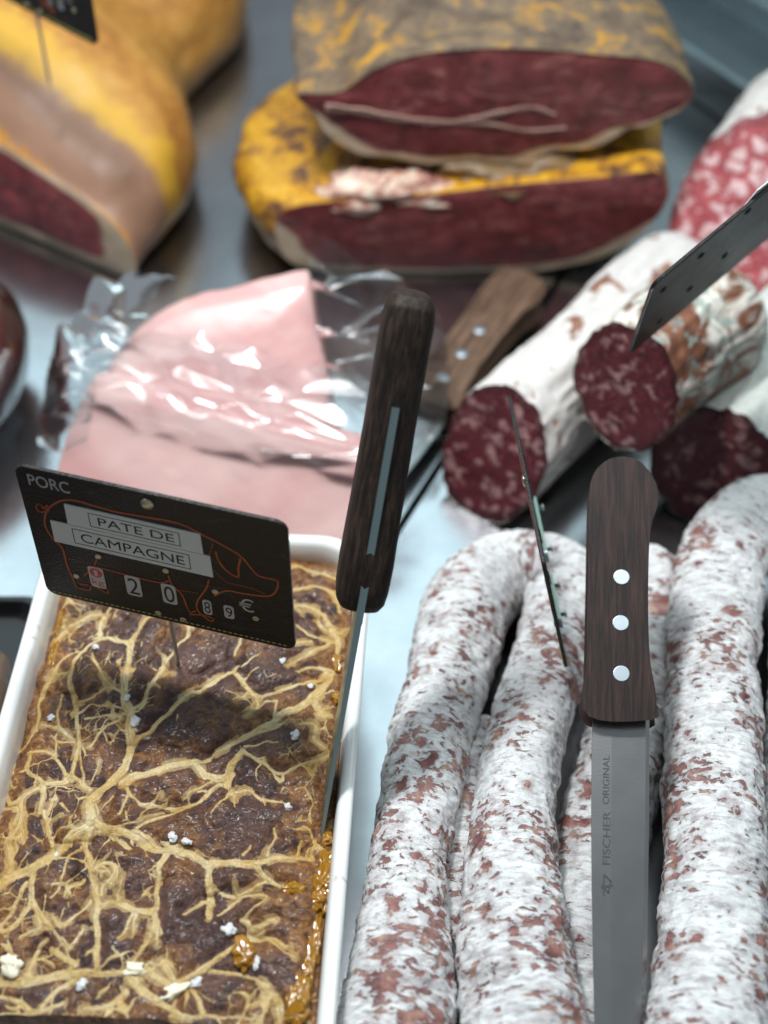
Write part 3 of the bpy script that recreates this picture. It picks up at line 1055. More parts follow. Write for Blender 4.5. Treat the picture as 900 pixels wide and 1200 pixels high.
# fat
mask = Hf > 1e-5
gf = grid_faces(NV, NU)
keep = mask[gf].any(axis=1)
gf = gf[keep]
ids = np.unique(gf)
remap = np.full(NU * NV, -1)
remap[ids] = np.arange(len(ids))
zf = low + 0.6 * fine + Hf
zf = np.where(mask, np.maximum(zf, zm + 0.00003 + Hf * 0.5), zm - 0.00015)
me = make_mesh('caul_fat', np.stack([uf, vf, zf], 1)[ids], remap[gf], True, {'thick': np.clip(Hf[ids] / 0.00029, 0, 1), 'edge': edge_attr[ids], 'fibre': np.stack([FX.ravel()[ids], FY.ravel()[ids], np.zeros(len(ids))], 1)})
obj('caul_fat', me, FAT, pate)


def surf_z(u, v):
    i = int(np.clip(round((v - V0) / STEP), 0, NV - 1))
    j = int(np.clip(round((u - U0) / STEP), 0, NU - 1))
    return float(Z[i, j])


def blob(name, m, parent, c, r, seed, amp=0.35, freq=1.3, n=20, rot=0.0):
    th = np.linspace(0, math.pi, n)
    ph = np.linspace(0, 2 * math.pi, 2 * n, endpoint=False)
    T, F = np.meshgrid(th, ph, indexing='ij')
    D = np.stack([np.sin(T) * np.cos(F), np.sin(T) * np.sin(F), np.cos(T)], -1).reshape(-1, 3)
    k = 1 + amp * fbm(D * freq + seed * 3.7, 3, seed)
    V = D * k[:, None] * np.array(r)
    cs, sn = math.cos(rot), math.sin(rot)
    V = np.stack([V[:, 0] * cs - V[:, 1] * sn, V[:, 0] * sn + V[:, 1] * cs, V[:, 2]], 1) + np.array(c)
    return obj(name, make_mesh(name, V, grid_faces(n, 2 * n, True)[:, ::-1], True, {'rest': V}), m, parent)


for i, (u, v, rx, ry, rot) in enumerate(SALTS):
    big = ry > 0.0035 or rx > 0.0035
    blob('garlic_piece' if big else 'salt_flake', GARLIC if big else SALT, pate, (u, v, surf_z(u, v) + 0.0001), (rx * 1.1, ry * 1.1, min(rx, ry) * 0.5), 50 + i, 0.8, 1.4, 18, rot)
for i, (u, v, rx, ry, rz) in enumerate(JELLIES):
    blob('jelly', JELLY, pate, (u, v, surf_z(u, v) + 0.0004), (rx * 1.3, ry * 1.25, rz * 1.2), 90 + i, 0.75, 1.7, 36)

# ------------------------------------------------------------------ price signs


def text_mesh(body, x0, z0, x1, z1, y, thick=0.00012, shear=0.0):
    cu = bpy.data.curves.new('txt', 'FONT')
    cu.body = body
    cu.size = 1.0
    cu.resolution_u = 6
    o = bpy.data.objects.new('txt', cu)
    COL.objects.link(o)
    dg = bpy.context.evaluated_depsgraph_get()
    me = bpy.data.meshes.new_from_object(o.evaluated_get(dg))
    bpy.data.objects.remove(o)
    bpy.data.curves.remove(cu)
    n = len(me.vertices)
    co = np.zeros(n * 3, np.float32)
    me.vertices.foreach_get('co', co)
    co = co.reshape(-1, 3)
    a, b = co.min(0), co.max(0)
    s = (co[:, :2] - a[:2]) / (b[:2] - a[:2])
    out = np.stack([x0 + s[:, 0] * (x1 - x0), np.full(n, y), z0 + s[:, 1] * (z1 - z0)], 1)
    me.vertices.foreach_set('co', out.astype(np.float32).ravel())
    me.materials.clear()
    me.update()
    return me


def txt(name, body, x0, z0, x1, z1, y, m, parent):
    return obj(name, text_mesh(body, x0 * MM, z0 * MM, x1 * MM, z1 * MM, y * MM), m, parent)


def lift(pts):
    return [(x, z + 0.015 * x) for x, z in pts]


def price_sign(label, group, mat4, written, stake, back=False):
    """local frame: x along the card, z up it, front faces -y; millimetres"""
    root = thing('price_sign', label, 'price sign', mat4=mat4, group=group)
    b = MB()
    b.plate(rrect(-3.5, 0, 109, 80, 5, 6), -0.9, 0.9)
    bo = b.build('board', LEATHER, root, scale=MM)
    bv = bo.modifiers.new('bevel', 'BEVEL')
    bv.width = 0.0004
    bv.segments = 2
    bv.limit_method = 'ANGLE'
    s = MB()
    for k in range(44):
        s.box((0.5 + k * 2.42, -1.0, 2.6), (0.72, 0.22, 0.16))
    s.build('stitching', STITCH, root, scale=MM)
    r_ = MB()
    r_.lathe((52, -1.5, 74.3), [(2.7, 1.0), (2.9, 0.4), (2.5, -0.3), (1.2, -0.55), (0.3, -0.6)], 22)
    r_.build('rivet', BRASS, root, True, scale=MM)
    for x, z in ((25.4, 33.9), (55.1, 34.6), (75.9, 28.2), (92.6, 16.4), (12.9, 17.0), (48.3, 4.4), (59.5, 3.9)):
        q = MB()
        q.lathe((x, -1.3, z), [(1.5, 0.6), (1.5, 0.1), (1.0, -0.2), (0.6, 0.0), (0.2, 0.05)], 14)
        q.build('stud', BRASS, root, True, scale=MM)
    for x, z in ((52, 74.3), (25.4, 33.9), (55.1, 34.6), (75.9, 28.2), (92.6, 16.4), (12.9, 17.0), (100, 62), (78, 66), (30, 68)):
        q = MB()
        q.lathe((x, 1.25, z), [(1.9, -0.6), (1.9, 0.0), (1.6, 0.15), (1.0, 0.05), (0.9, -0.2)], 16)
        q.build('eyelet', INK, root, True, scale=MM)
    if stake:
        q = MB()
        q.lathe((52, 1.7, stake), [(0.25, 0.0), (1.0, 5.0), (1.0, 60.0 - stake), (0.6, 62.0 - stake)], 10, 'z')
        q.build('stake', ALU, root, True, scale=MM)
    # pig outline, printed
    pig = MB()
    for pts, w in PIG:
        P = catmull(lift(pts), len(pts) * 5) if len(pts) > 2 else np.array(lift(pts))
        pig.ribbon(P, w, -1.12, -0.8)
    pig.build('pig_outline', PIGLINE, root, scale=MM)
    dash = MB()
    for pts in PIG_STITCH:
        P, _ = resample(np.array(lift(pts), float), 1.3)
        for k in range(0, len(P) - 1):
            a, c = P[k], P[k] + (P[k + 1] - P[k]) * 0.55
            dash.ribbon([a, c], 0.32, -1.06, -0.8)
    dash.build('dashed_line', PIGLINE, root, scale=MM)['kind'] = 'stuff'
    txt('lettering', 'PORC', 1.6, 69.9, 19.2, 76.3, -1.0, PRINTW, root)
    if written:
        for name, q, bx, word, tx in (('name_label', (15.0, 51.2, 73.0, 63.2), (25.3, 53.1, 63.6, 61.0), 'PATE DE', (29.0, 54.7, 61.3, 59.4)),
                                      ('name_label', (6.9, 37.8, 76.0, 50.9), (16.4, 40.0, 66.6, 48.8), 'CAMPAGNE', (19.6, 41.7, 64.4, 47.1))):
            p = MB()
            p.plate([(q[0], q[1]), (q[2], q[1]), (q[2] - 0.3, q[3]), (q[0] + 0.3, q[3])], -1.35, -0.7)
            lab = p.build(name, LABELW, root, scale=MM)
            f = MB()
            f.ribbon([(bx[0], bx[1]), (bx[2], bx[1]), (bx[2], bx[3]), (bx[0], bx[3])], 0.32, -1.43, -1.2, True)
            f.build('frame_line', INK, lab, scale=MM)
            txt('lettering', word, *tx, -1.45, INK, lab)

    def card(x0, z0, x1, z1, m):
        p = MB()
        p.plate(rrect(x0, z0, x1, z1, 1.4, 4), -1.25, -0.7)
        return p.build('number_card', m, root, scale=MM)
    k = card(19.3, 12.9, 26.2, 26.3, PRINTW)
    q = MB()
    q.lathe((22.75, -1.30, 22.7), [(2.9, 0.4), (2.9, -0.03)], 20)
    q.build('red_disc', PRINTR, k, scale=MM)
    txt('lettering', '1', 22.0, 20.9, 23.5, 24.5, -1.36, PRINTW, k)
    txt('lettering', 'kg', 20.1, 13.8, 25.5, 18.6, -1.30, PRINTR, k)
    k = card(35.7, 13.1, 42.5, 25.9, PRINTW)
    txt('lettering', '2', 36.8, 14.3, 41.6, 24.6, -1.30, INK, k)
    k = card(51.8, 13.3, 58.2, 26.0, PRINTW)
    txt('lettering', '0', 52.8, 14.4, 57.3, 24.8, -1.30, INK, k)
    k = card(69.6, 11.9, 73.4, 21.4, PRINTW)
    txt('lettering', '8', 70.2, 13.0, 72.9, 20.4, -1.30, INK, k)
    k = card(78.8, 12.6, 83.2, 21.0, PRINTW)
    txt('lettering', '9', 79.6, 13.6, 82.6, 20.0, -1.30, INK, k)
    txt('lettering', '€', 85.8, 19.9, 92.3, 28.2, -1.0, PRINTW, root)
    if back:
        for x0, x1, z0, z1 in ((12, 52, 12, 20), (62, 92, 10, 18)):
            p = MB()
            p.plate(rrect(x0, z0, x1, z1, 2, 3), 1.0, 2.6)
            w = p.build('price_wheel_cover', CLEAR, root, scale=MM)
            for x in (x0 + 6, x1 - 6):
                q = MB()
                q.lathe((x, 3.2, (z0 + z1) / 2), [(1.0, -0.7), (1.0, 1.2), (1.9, 1.3), (1.7, 2.1), (0.4, 2.4)], 14)
                q.build('rivet', ALU, w, True, scale=MM)
    return root


def frame4(o, ex, ez):
    ex = Vector(ex).normalized()
    ez = Vector(ez)
    ez = (ez - ex * ez.dot(ex)).normalized()
    ey = ez.cross(ex)
    return Matrix(((ex.x, ey.x, ez.x, o[0]), (ex.y, ey.y, ez.y, o[1]), (ex.z, ey.z, ez.z, o[2]), (0, 0, 0, 1)))


ex = Vector((0.9618, -0.2731, 0.0)) - Vector((0, 0, 0.010))
price_sign('black price sign lettered PATE DE CAMPAGNE above the pate', 'black price signs', frame4((-0.1415, 0.4008, 0.1040), ex, (-0.060, -0.0008, 1)), True, -42)
# turned edge-on between the dry sausages
price_sign('thin black price sign seen almost edge-on among the dry sausages', 'black price signs', frame4((0.0733, 0.4910, 0.0640), (0.080, -0.9968, 0.0), (-0.216, -0.0205, 0.9762)) @ Matrix.Scale(0.94, 4), False, 0, True)
# leaning over the cut salami
SG = price_sign('black price sign leaning with one corner stuck in the cut salami', 'black price signs', frame4((0.1169 + 0.0828, 0.5296 + 0.0619, 0.128 + 0.0346), (-0.0718, -0.0537, -0.030), (-0.002, -0.0334, 0.065)), False, 0)
price_sign('black price sign with green edge pinned in the orange ham', 'black price signs', frame4((-0.160 - 0.109 * 0.747, 0.746 + 0.109 * 0.665, 0.168), (0.747, -0.665, 0.0), (0, 0, 1)), False, -50)

# ------------------------------------------------------------------ knives


def prism(name, outline, offs, m, parent, close=True):
    """outline (x, z) mm; offs: (y, inset) rings"""
    P = np.array(outline, float)
    n = len(P)
    T = np.roll(P, -1, 0) - np.roll(P, 1, 0)
    T /= np.linalg.norm(T, axis=1)[:, None] + 1e-9
    Nn = np.stack([T[:, 1], -T[:, 0]], 1)
    V = []
    for y, ins in offs:
        Q = P - Nn * ins
        V += [(q[0] * MM, y * MM, q[1] * MM) for q in Q]
    F = [list(q) for q in grid_faces(len(offs), n, True)]
    F += [list(range(n))[::-1], [(len(offs) - 1) * n + k for k in range(n)]]
    o = obj(name, make_mesh(name, V, F, True), m, parent)
    return o


def flat_shade(o, angle=35):
    o.data.set_sharp_from_angle(angle=math.radians(angle))
    return o


# carving knife lying on the sausages: x across the blade (spine at x=0), z towards the butt of the handle, face towards -y
A_ = Vector((0.0895, 0.2342, 0.046))
Hb = Vector((0.0978, 0.3467, 0.0880))
ez = (Hb - A_).normalized()
view = (Vector((0, 0, 0.585)) - Hb).normalized()
ex = ez.cross(-view).normalized() * -1
if ex.x < 0:
    ex = -ex
ex = (Matrix.Rotation(math.radians(5), 3, ez) @ ex)
K1 = thing('carving_knife', 'carving knife with riveted dark wood handle resting between the dry sausages', 'knife', mat4=frame4(Hb - ex * 0.0120, ex, ez))
KS = 0.73
out = catmull([(x * KS, z * 0.945) for x, z in [(0.0, 1), (0.0, 20), (0.2, 60), (0.2, 97), (1.5, 110), (8, 117.5), (17, 119.5), (25, 117), (31.5, 109), (33.0, 101), (29.2, 91), (27.4, 78), (26.8, 50), (27.8, 26), (30.6, 12), (31.6, 4), (31.0, 1)]], 90, True)
hd = flat_shade(prism('handle', out, [(-7.5, 3.0), (-6.9, 1.4), (-5.4, 0.35), (-3, 0), (3, 0), (5.4, 0.35), (6.9, 1.4), (7.5, 3.0)], WOOD, K1), 50)
b = MB()
b.box((-0.30, -1.6, 42), (0.5, 1.3, 42))
b.build('tang', ALU, K1, scale=MM)
for x, z in ((11.4, 59.5), (11.2, 39), (11.6, 17)):
    q = MB()
    q.lathe((x, -7.55, z), [(3.4, 0.3), (3.4, -0.10), (3.15, -0.20)], 32)
    q.build('rivet', RIVET, K1, False, scale=MM)
# blade: stations (z, spine x, edge x); a ground ridge a third of the way across, edge thinner than spine
BW = 0.80
V = []
for z, xs, xe in ((4, 0.6, 29.8), (-14, 0.5, 29.8), (-40, 0.7, 29.6), (-70, 1.4, 29.0), (-100, 2.6, 28.2), (-130, 4.2, 26.6), (-160, 6.6, 24.0), (-185, 9.5, 20.5), (-203, 12.5, 17.0), (-211, 14.4, 15.2)):
    xs, xe = xs * BW, xe * BW
    xr = xs + (xe - xs) * 0.34
    wv = 0.10 * math.sin(z * 0.055)
    V += [(xs, -1.05, z), (xr, -1.30 + wv, z), (xe - 1.6, -0.62 + wv, z), (xe, -0.08, z), (xe, 0.08, z), (xe - 1.6, 0.62, z), (xr, 1.30, z), (xs, 1.05, z)]
F = [list(q) for q in grid_faces(10, 8, True)] + [[7, 6, 5, 4, 3, 2, 1, 0], [72 + k for k in range(8)]]
bl = flat_shade(obj('blade', make_mesh('blade', np.array(V) * MM, F, True), BLADE, K1), 2.2)
# engraved lettering that reads up the blade
eng = simple('engraved_dark_steel', (0.07, 0.073, 0.085), 0.5, 0.3)


def engrave(word, x0, x1, z0, z1):
    me = text_mesh(word, 0, 0, 1, 1, 0)
    co = np.zeros(len(me.vertices) * 3, np.float32)
    me.vertices.foreach_get('co', co)
    co = co.reshape(-1, 3)
    s, t_ = co[:, 0].copy(), co[:, 2].copy()
    V = np.stack([x1 + (x0 - x1) * t_, np.full(len(co), -1.47), z0 + (z1 - z0) * s], 1) * MM
    me.vertices.foreach_set('co', V.astype(np.float32).ravel())
    me.update()
    obj('lettering', me, eng, bl)


engrave('FISCHER', 5.2, 8.2, -60, -39)
engrave('ORIGINAL', 4.9, 7.6, -36, -16)
lg = MB()
lg.ribbon([(5.0, -69), (9.2, -68)], 0.7, -1.50, -1.0)
lg.ribbon([(5.8, -72), (5.8, -64)], 0.55, -1.51, -1.0)
lg.ribbon([(5.8, -64), (8.6, -66.5), (7.6, -71), (5.2, -68)], 0.55, -1.52, -1.0)
lg.build('engraved_mark', eng, bl, scale=MM)

# knife stuck upright in the pate, its spine towards the viewer
Bp = Vector((-0.0262, 0.308, 0.058))
Tp = Vector((0.0116, 0.4340, 0.2415))
ez = (Tp - Bp).normalized()
view = (Vector((0, 0, 0.585)) - (Bp + Tp) / 2).normalized()
ex = ez.cross(view).normalized()
if ex.x < 0:
    ex = -ex
ex = Matrix.Rotation(math.radians(5), 3, ez) @ ex
ln = (Tp - Bp).length / MM
K2 = thing('pate_knife', 'knife with blackened wood handle stuck upright in the pate beside the dish wall', 'knife', mat4=frame4(Bp, ex, ez))
h0 = ln - 128
# handle: loft of superellipses along z
zz = np.array([0, 1.2, 4, 9, 20, 45, 75, 100, 115, 122, 126, 127.6, 128]) + h0
hx = np.array([5.5, 7.6, 9.2, 9.9, 10.2, 9.7, 9.4, 9.5, 9.6, 9.0, 7.2, 4.5, 2.0]) * 1.07
hy = hx * 1.35
oy = np.array([0, 0, 0, 0, 0, 0.6, 1.0, 0.6, 0, -0.4, -0.6, -0.6, -0.6])
V = []
NA = 40
zi = np.linspace(0, 12, 61)
for q in zi:
    z_, a_, b_, o_ = (np.interp(q, range(13), w) for w in (zz, hx, hy, oy))
    for k in range(NA):
        a = 2 * math.pi * k / NA
        c, s = math.cos(a), math.sin(a)
        V.append(((abs(c) ** 0.6) * math.copysign(a_, c) * MM, ((abs(s) ** 0.6) * math.copysign(b_, s) + 9 + o_) * MM, z_ * MM))
F = [list(q) for q in grid_faces(61, NA, True)] + [list(range(NA))[::-1], [60 * NA + k for k in range(NA)]]
obj('handle', make_mesh('handle', V, F), WOOD_B, K2)
sp = simple('spine_green_reflection', (0.34, 0.44, 0.43), 0.30, 1.0)  # greenish reflection on spine and tang is put into the steel colour
b = MB()
b.plate([(-1.5, h0 - 3), (1.5, h0 - 3), (1.5, h0 + 84), (-1.5, h0 + 84)], -5.4, 4)
b.build('tang', sp, K2, scale=MM)
b = MB()
b.add([(-0.5, -4.9, -12), (0.5, -4.9, -12), (0.9, 14, -6), (-0.9, 14, -6), (-1.35, -4.9, h0 - 3), (1.35, -4.9, h0 - 3), (0.5, 22, h0 - 3), (-0.5, 22, h0 - 3)],
      [[0, 3, 2, 1], [4, 5, 6, 7], [0, 1, 5, 4], [2, 3, 7, 6], [1, 2, 6, 5], [3, 0, 4, 7]])
b.build('blade', sp, K2, scale=MM)

# knife lying on the counter behind
c0, c1 = Vector((0.026, 0.617, 0.012)), Vector((0.083, 0.722, 0.014))
ez = (c1 - c0).normalized()
ex = ez.cross(Vector((0, 0, 1))).normalized()
K3 = thing('kitchen_knife', 'knife with brown wood handle lying flat behind the wrapped cooked ham', 'knife', mat4=frame4(c0, ex, ez))
out = catmull([(-13, 0), (-12, 30), (-11.5, 70), (-13, 105), (-10, 122), (2, 127), (14, 122), (17.5, 108), (13, 92), (11.5, 60), (12, 28), (15, 5), (14, 0)], 70, True)
ey = (K3.matrix_world.to_3x3() @ Vector((0, 1, 0)))
sgn = -1 if ey.z < 0 else 1
flat_shade(prism('handle', out, [(-9, 3), (-8, 1.2), (-5, 0), (5, 0), (8, 1.2), (9, 3)], WOOD_L, K3), 50)
for z in (18, 42, 66):
    q = MB()
    q.lathe((0, sgn * 9.0, z), [(4, -0.4 * sgn), (4, 0.2 * sgn), (2, 0.5 * sgn), (0.3, 0.55 * sgn)], 18)
    q.build('rivet', ALU, K3, True, scale=MM)
flat_shade(prism('blade', [(-12, 2), (-12, -60), (-6, -120), (4, -135), (12, -100), (14, -40), (14, 2)], [(-0.9, 0), (0.9, 0)], BLADE, K3))

# ------------------------------------------------------------------ dry sausages


def tube(path, rad, step, na, disp, seed, ends=(True, True)):
    path = np.array(path, float)
    C_, s = resample(catmull(path * MM, len(path) * 30), step)
    rmul = C_[:, 3] / MM if path.shape[1] > 3 else np.ones(len(s))
    C_ = C_[:, :3]
    T, N, B = frames(C_)
    L = s[-1]
    a = np.linspace(0, 2 * math.pi, na, endpoint=False)
    R0 = rad * rmul
    capl = rad * 0.9
    if ends[0]:
        R0 *= np.sqrt(np.clip(1 - (1 - np.clip(s / capl, 0, 1)) ** 2, 0.0004, 1))
    if ends[1]:
        R0 *= np.sqrt(np.clip(1 - (1 - np.clip((L - s) / capl, 0, 1)) ** 2, 0.0004, 1))
    S, A = np.meshgrid(s, a, indexing='ij')
    rest = np.stack([np.cos(A) * rad, np.sin(A) * rad, S], -1).reshape(-1, 3) + seed * 0.37
    dr = disp(rest, A.ravel(), S.ravel()).reshape(len(s), na)
    Rr = R0[:, None] * (1 + dr / rad)
    V = C_[:, None, :] + Rr[..., None] * (np.cos(A)[..., None] * N[:, None, :] + np.sin(A)[..., None] * B[:, None, :])
    return V, rest, s, (T, N, B, C_)


def sausage_disp(seed):
    def f(rest, A, S):
        q = rest.copy()
        o = 0.0019 * fbm(q / 0.026, 2, seed) + 0.0014 * fbm(q / 0.009, 2, seed + 3)
        w = q * np.array([1 / 0.010, 1 / 0.010, 1 / 0.0042])
        w[:, 2] += 0.9 * fbm(q / 0.014, 2, seed + 5)
        o += 0.00075 * (1 - np.abs(fbm(w, 3, seed + 7)) * 2.6)
        o += 0.00025 * fbm(q / 0.0016, 2, seed + 9)
        return o
    return f


def sausage(path, rad, seed, label, ends=(True, True), step=0.00075, na=170):
    V, rest, s, _ = tube(path, rad * MM, step, na, sausage_disp(seed), seed, ends)
    n = len(s)
    me = make_mesh('dry_sausage', V.reshape(-1, 3), grid_faces(n, na, True), True, {'rest': rest})
    return tag(obj('dry_sausage', me, SAUSAGE), label, 'sausage', 'white-bloomed dry sausages')


sausage(PATH_AB, 19.9, 1, 'white-bloomed dry sausage folded in a narrow hairpin beside the terrine dish')
sausage(PATH_C, 20.0, 2, 'shaded dry sausage lying underneath the carving knife', step=0.0009, na=150)
sausage(PATH_D, 19.0, 3, 'shaded dry sausage lying beneath the gap of the hairpin sausage', step=0.0009, na=150)
sausage(PATH_E, 21.2, 4, 'white-bloomed dry sausage bent over in an arch beside the carving knife handle')

# ------------------------------------------------------------------ cut salamis


def salami(name, path, rad, seed, casing, cut, label, squash=(1, 1), wob=0.05, tilt=0.0):
    def disp(rest, A, S):
        o = wob * rad * MM * (0.7 * fbm(np.stack([np.cos(A), np.sin(A), S / 0.09], 1) * 1.3 + seed, 2, seed) + 0.45 * fbm(np.stack([np.cos(A) * 3, np.sin(A) * 3, S / 0.05], 1) + seed, 2, seed + 1))
        o += 0.0006 * fbm(rest / 0.006, 3, seed + 2)
        o += rad * MM * wob * 0.9 * np.cos(2 * A + seed * 1.7)
        wr = np.stack([np.cos(A) * 4.5, np.sin(A) * 4.5, S / 0.045], 1) + 0.5 * fbm(rest / 0.02, 2, seed + 8)[:, None]
        o += 0.0016 * (0.5 - np.abs(vnoise(wr, seed + 6)) * 1.6)
        return o
    na = 160
    V, rest, s, (T, N, B, C_) = tube(path, rad * MM, 0.0015, na, disp, seed, (False, True))
    if tilt:
        # slanted cut: slide ring points of the first centimetres along the axis
        for i in range(len(s)):
            k = math.exp(-s[i] / (rad * MM * 1.2))
            off = ((V[i] - C_[i]) @ N[i]) * tilt * k
            V[i] = V[i] + off[:, None] * T[0]
    root = thing(name, label, 'salami', group='cut salamis')
    n = len(s)
    obj('casing', make_mesh('casing', V.reshape(-1, 3), grid_faces(n, na, True), True, {'rest': rest}), casing, root)
    # cut face: rings shrinking to the centre, gently uneven
    r0 = V[0]
    c = r0.mean(0)
    K = 26
    W = []
    for k in range(K):
        f = 1 - k / (K - 1)
        p = c + (r0 - c) * (f * 0.985 + 0.0005)
        W.append(p)
    W = np.array(W).reshape(-1, 3)
    W = W - T[0] * (0.0006 + 0.0011 * fbm(W / 0.010, 3, seed + 20) + 0.0005 * fbm(W / 0.003, 2, seed + 22))[:, None]
    W[:na] = r0 + T[0] * 0.0004
    rho = np.repeat(1 - np.arange(K) / (K - 1), na)
    obj('cut_face', make_mesh('cut_face', W, grid_faces(K, na, True)[:, ::-1], True, {'rho': rho}), cut, root)
    return root


salami('salami', [(59, 556, 34), (95, 601, 34), (135, 651, 34), (190, 720, 34)], 34, 11, CASING_W, CUT_DARK, 'long white-cased salami with dark red cut end lying on the steel', tilt=0.45, wob=0.09)
salami('salami', [(124, 554, 84), (150, 584, 84), (176, 608, 82), (196, 628, 80)], 31.5, 12, CASING_B, CUT_DARK, 'salami stub with patchy brown casing stacked on top of the others', wob=0.07, tilt=0.32)
salami('salami', [(177, 546, 34), (205, 590, 34), (232, 632, 34), (268, 690, 34)], 34, 13, CASING_G, CUT_DARK, 'greenish white salami with dark cut end below the salami stub', tilt=0.4, wob=0.08)
salami('large_salami', [(232, 742, 57), (266, 800, 57), (304, 865, 57)], 55, 14, CASING_W, CUT_PINK, 'large pink salami with coarse fat chunks behind the leaning price sign', wob=0.03, tilt=0.6)

# ------------------------------------------------------------------ hams


def loft(outline, frame, sections, face_m, body_m, parent, seed, face_name='cut_face', body_name='rind', rough=0.003, rscale=0.02, na=120, bulge=0.002, tiltback=0.0):
    """outline in local x (along the face) and z; the body runs back along local y.
    sections: (depth, scale_x, scale_z, off_x, off_z), millimetres"""
    P = catmull(np.array(outline, float), na, True)
    zmin = P[:, 1].min()
    c = np.array([P[:, 0].mean(), (P[:, 1].min() + P[:, 1].max()) / 2])
    Sx = catmull(np.array(sections, float), 60)
    V, dep, rs = [], [], []
    for q in Sx:
        x = c[0] + (P[:, 0] - c[0]) * q[1] + q[3]
        z = c[1] + (P[:, 1] - c[1]) * q[2] + q[4]
        V.append(np.stack([x, np.full(na, q[0]), z], 1) * MM)
        dep.append(np.full(na, q[0] * MM))
    V = np.array(V)
    flat = V.reshape(-1, 3)
    nn = flat - np.stack([np.full(len(flat), c[0] * MM), flat[:, 1], np.full(len(flat), c[1] * MM)], 1)
    ln_ = np.linalg.norm(nn, axis=1)[:, None] + 1e-6
    off = rough * (fbm(flat / rscale, 3, seed)) * np.clip(np.repeat(Sx[:, 1], na), 0, 1)
    ramp_ = sstep(0.0, 0.012, flat[:, 1])
    flat = flat + nn / ln_ * (off * ramp_)[:, None]
    if tiltback:
        flat[:, 1] += flat[:, 2] * tiltback
    o = obj(body_name, make_mesh(body_name, flat, grid_faces(60, na, True)[:, ::-1], True, {'rest': flat + seed, 'depth': np.concatenate(dep)}), body_m, parent)
    K = 30
    W, rho = [], []
    r0 = flat[:na]
    cc = r0.mean(0)
    for k in range(K):
        f = 1 - k / (K - 1)
        W.append(cc + (r0 - cc) * max(f, 0.001))
        rho.append(np.full(na, f))
    W = np.array(W).reshape(-1, 3)
    rho = np.concatenate(rho)
    W[:, 1] -= bulge * (1 - rho ** 4) + 0.0008 * fbm(W / 0.012, 3, seed + 5) * (rho < 0.99)
    obj(face_name, make_mesh(face_name, W, grid_faces(K, na, True), True, {'rho': rho, 'rest': W, 'up': sstep(-0.35, 0.25, (W[:, 2] - cc[2]) / (np.ptp(r0[:, 2]) * 0.5))}), face_m, parent)
    return o


def yaw4(o, e):
    return frame4(o, (e[0], e[1], 0), (0, 0, 1))


# lower half ham of the stack
tm = NT('marbled_white_fat')
tc = tm.coord()
m_marble = tm.P(col=tm.ramp(tm.noise(tc, 75, 5, 0.65, 0.6), [(0.36, (0.16, 0.03, 0.03)), (0.46, (0.50, 0.24, 0.17)), (0.55, (0.74, 0.56, 0.44)), (0.70, (0.80, 0.72, 0.62))]), rough=0.4)
hamL = thing('cured_ham', 'golden rinded half ham at the bottom of the ham stack', 'ham', group='cured hams', mat4=yaw4((0.050, 0.757, 0.0), (1, 0)))
loft([(-112, 50), (-118, 26), (-102, 5), (-50, 1.5), (0, 1.5), (55, 4), (97, 17), (120, 42), (126, 64), (116, 78), (81, 74), (29, 69), (-23, 62), (-70, 58)], None,
     [(0, 1, 1, 0, 0), (3, 1.012, 1.015, -1, 0.2), (25, 1.07, 1.03, -9, 1), (60, 1.12, 1.09, -14, 3), (110, 1.10, 1.10, -11, 3.5), (160, 0.95, 1.0, 0, 0), (200, 0.66, 0.75, 10, -8), (222, 0.3, 0.4, 14, -18), (226, 0.01, 0.01, 14, -20)],
     HAM_FACE, RIND_GOLD, hamL, 31, rough=0.005)
blob('fat_lump', m_marble, hamL, (-0.046, 0.014, 0.056), (0.048, 0.018, 0.013), 61, 0.45, 1.8, 40)
blob('dark_crust', m_dried('dark_ham_crust', (0.05, 0.03, 0.022), (0.38, 0.23, 0.09)), hamL, (0.035, 0.026, 0.064), (0.058, 0.026, 0.015), 62, 0.5, 2.0, 40)
# upper half ham
hamU = thing('cured_ham', 'half ham with mottled grey and yellow top resting on another ham', 'ham', group='cured hams', mat4=yaw4((0.058, 0.772, -0.007), (1, 0)))
loft([(-109, 129), (-100, 117), (-93, 103), (-74, 89), (-54, 86), (-32, 82), (-6, 83.5), (21, 82.5), (46, 91), (72, 94), (90, 106), (101, 108), (121, 121), (124, 134), (104, 150), (66, 155), (16, 159), (-33, 156), (-62, 146), (-84, 131)], None,
     [(0, 1, 1, 0, 0), (3, 1.012, 1.02, 0, 0.3), (40, 1.02, 1.04, -2, 1), (100, 0.98, 1.08, -8, 3), (150, 0.90, 1.04, -12, 2), (190, 0.74, 0.85, -14, -2), (212, 0.45, 0.5, -14, -8), (216, 0.01, 0.01, -14, -12)],
     HAM_FACE, RIND_MIX, hamU, 33, rough=0.004)
sm = MB()
P = catmull([(-92, 122), (-70, 119), (-45, 114), (-15, 112), (10, 118), (30, 122), (45, 117)], 40)
for k in range(39):
    sm.ribbon([P[k], P[k + 1]], 3.4 - 2.4 * k / 39 + 0.7 * math.sin(k * 1.3), -2.9, -1.0)
P = catmull([(-15, 112), (8, 110), (30, 106), (52, 108)], 24)
for k in range(23):
    sm.ribbon([P[k], P[k + 1]], 2.0 - 1.4 * k / 24, -2.8, -1.0)
sm.build('fat_seam', simple('pale_fat', (0.50, 0.33, 0.27), 0.45), hamU, scale=MM)
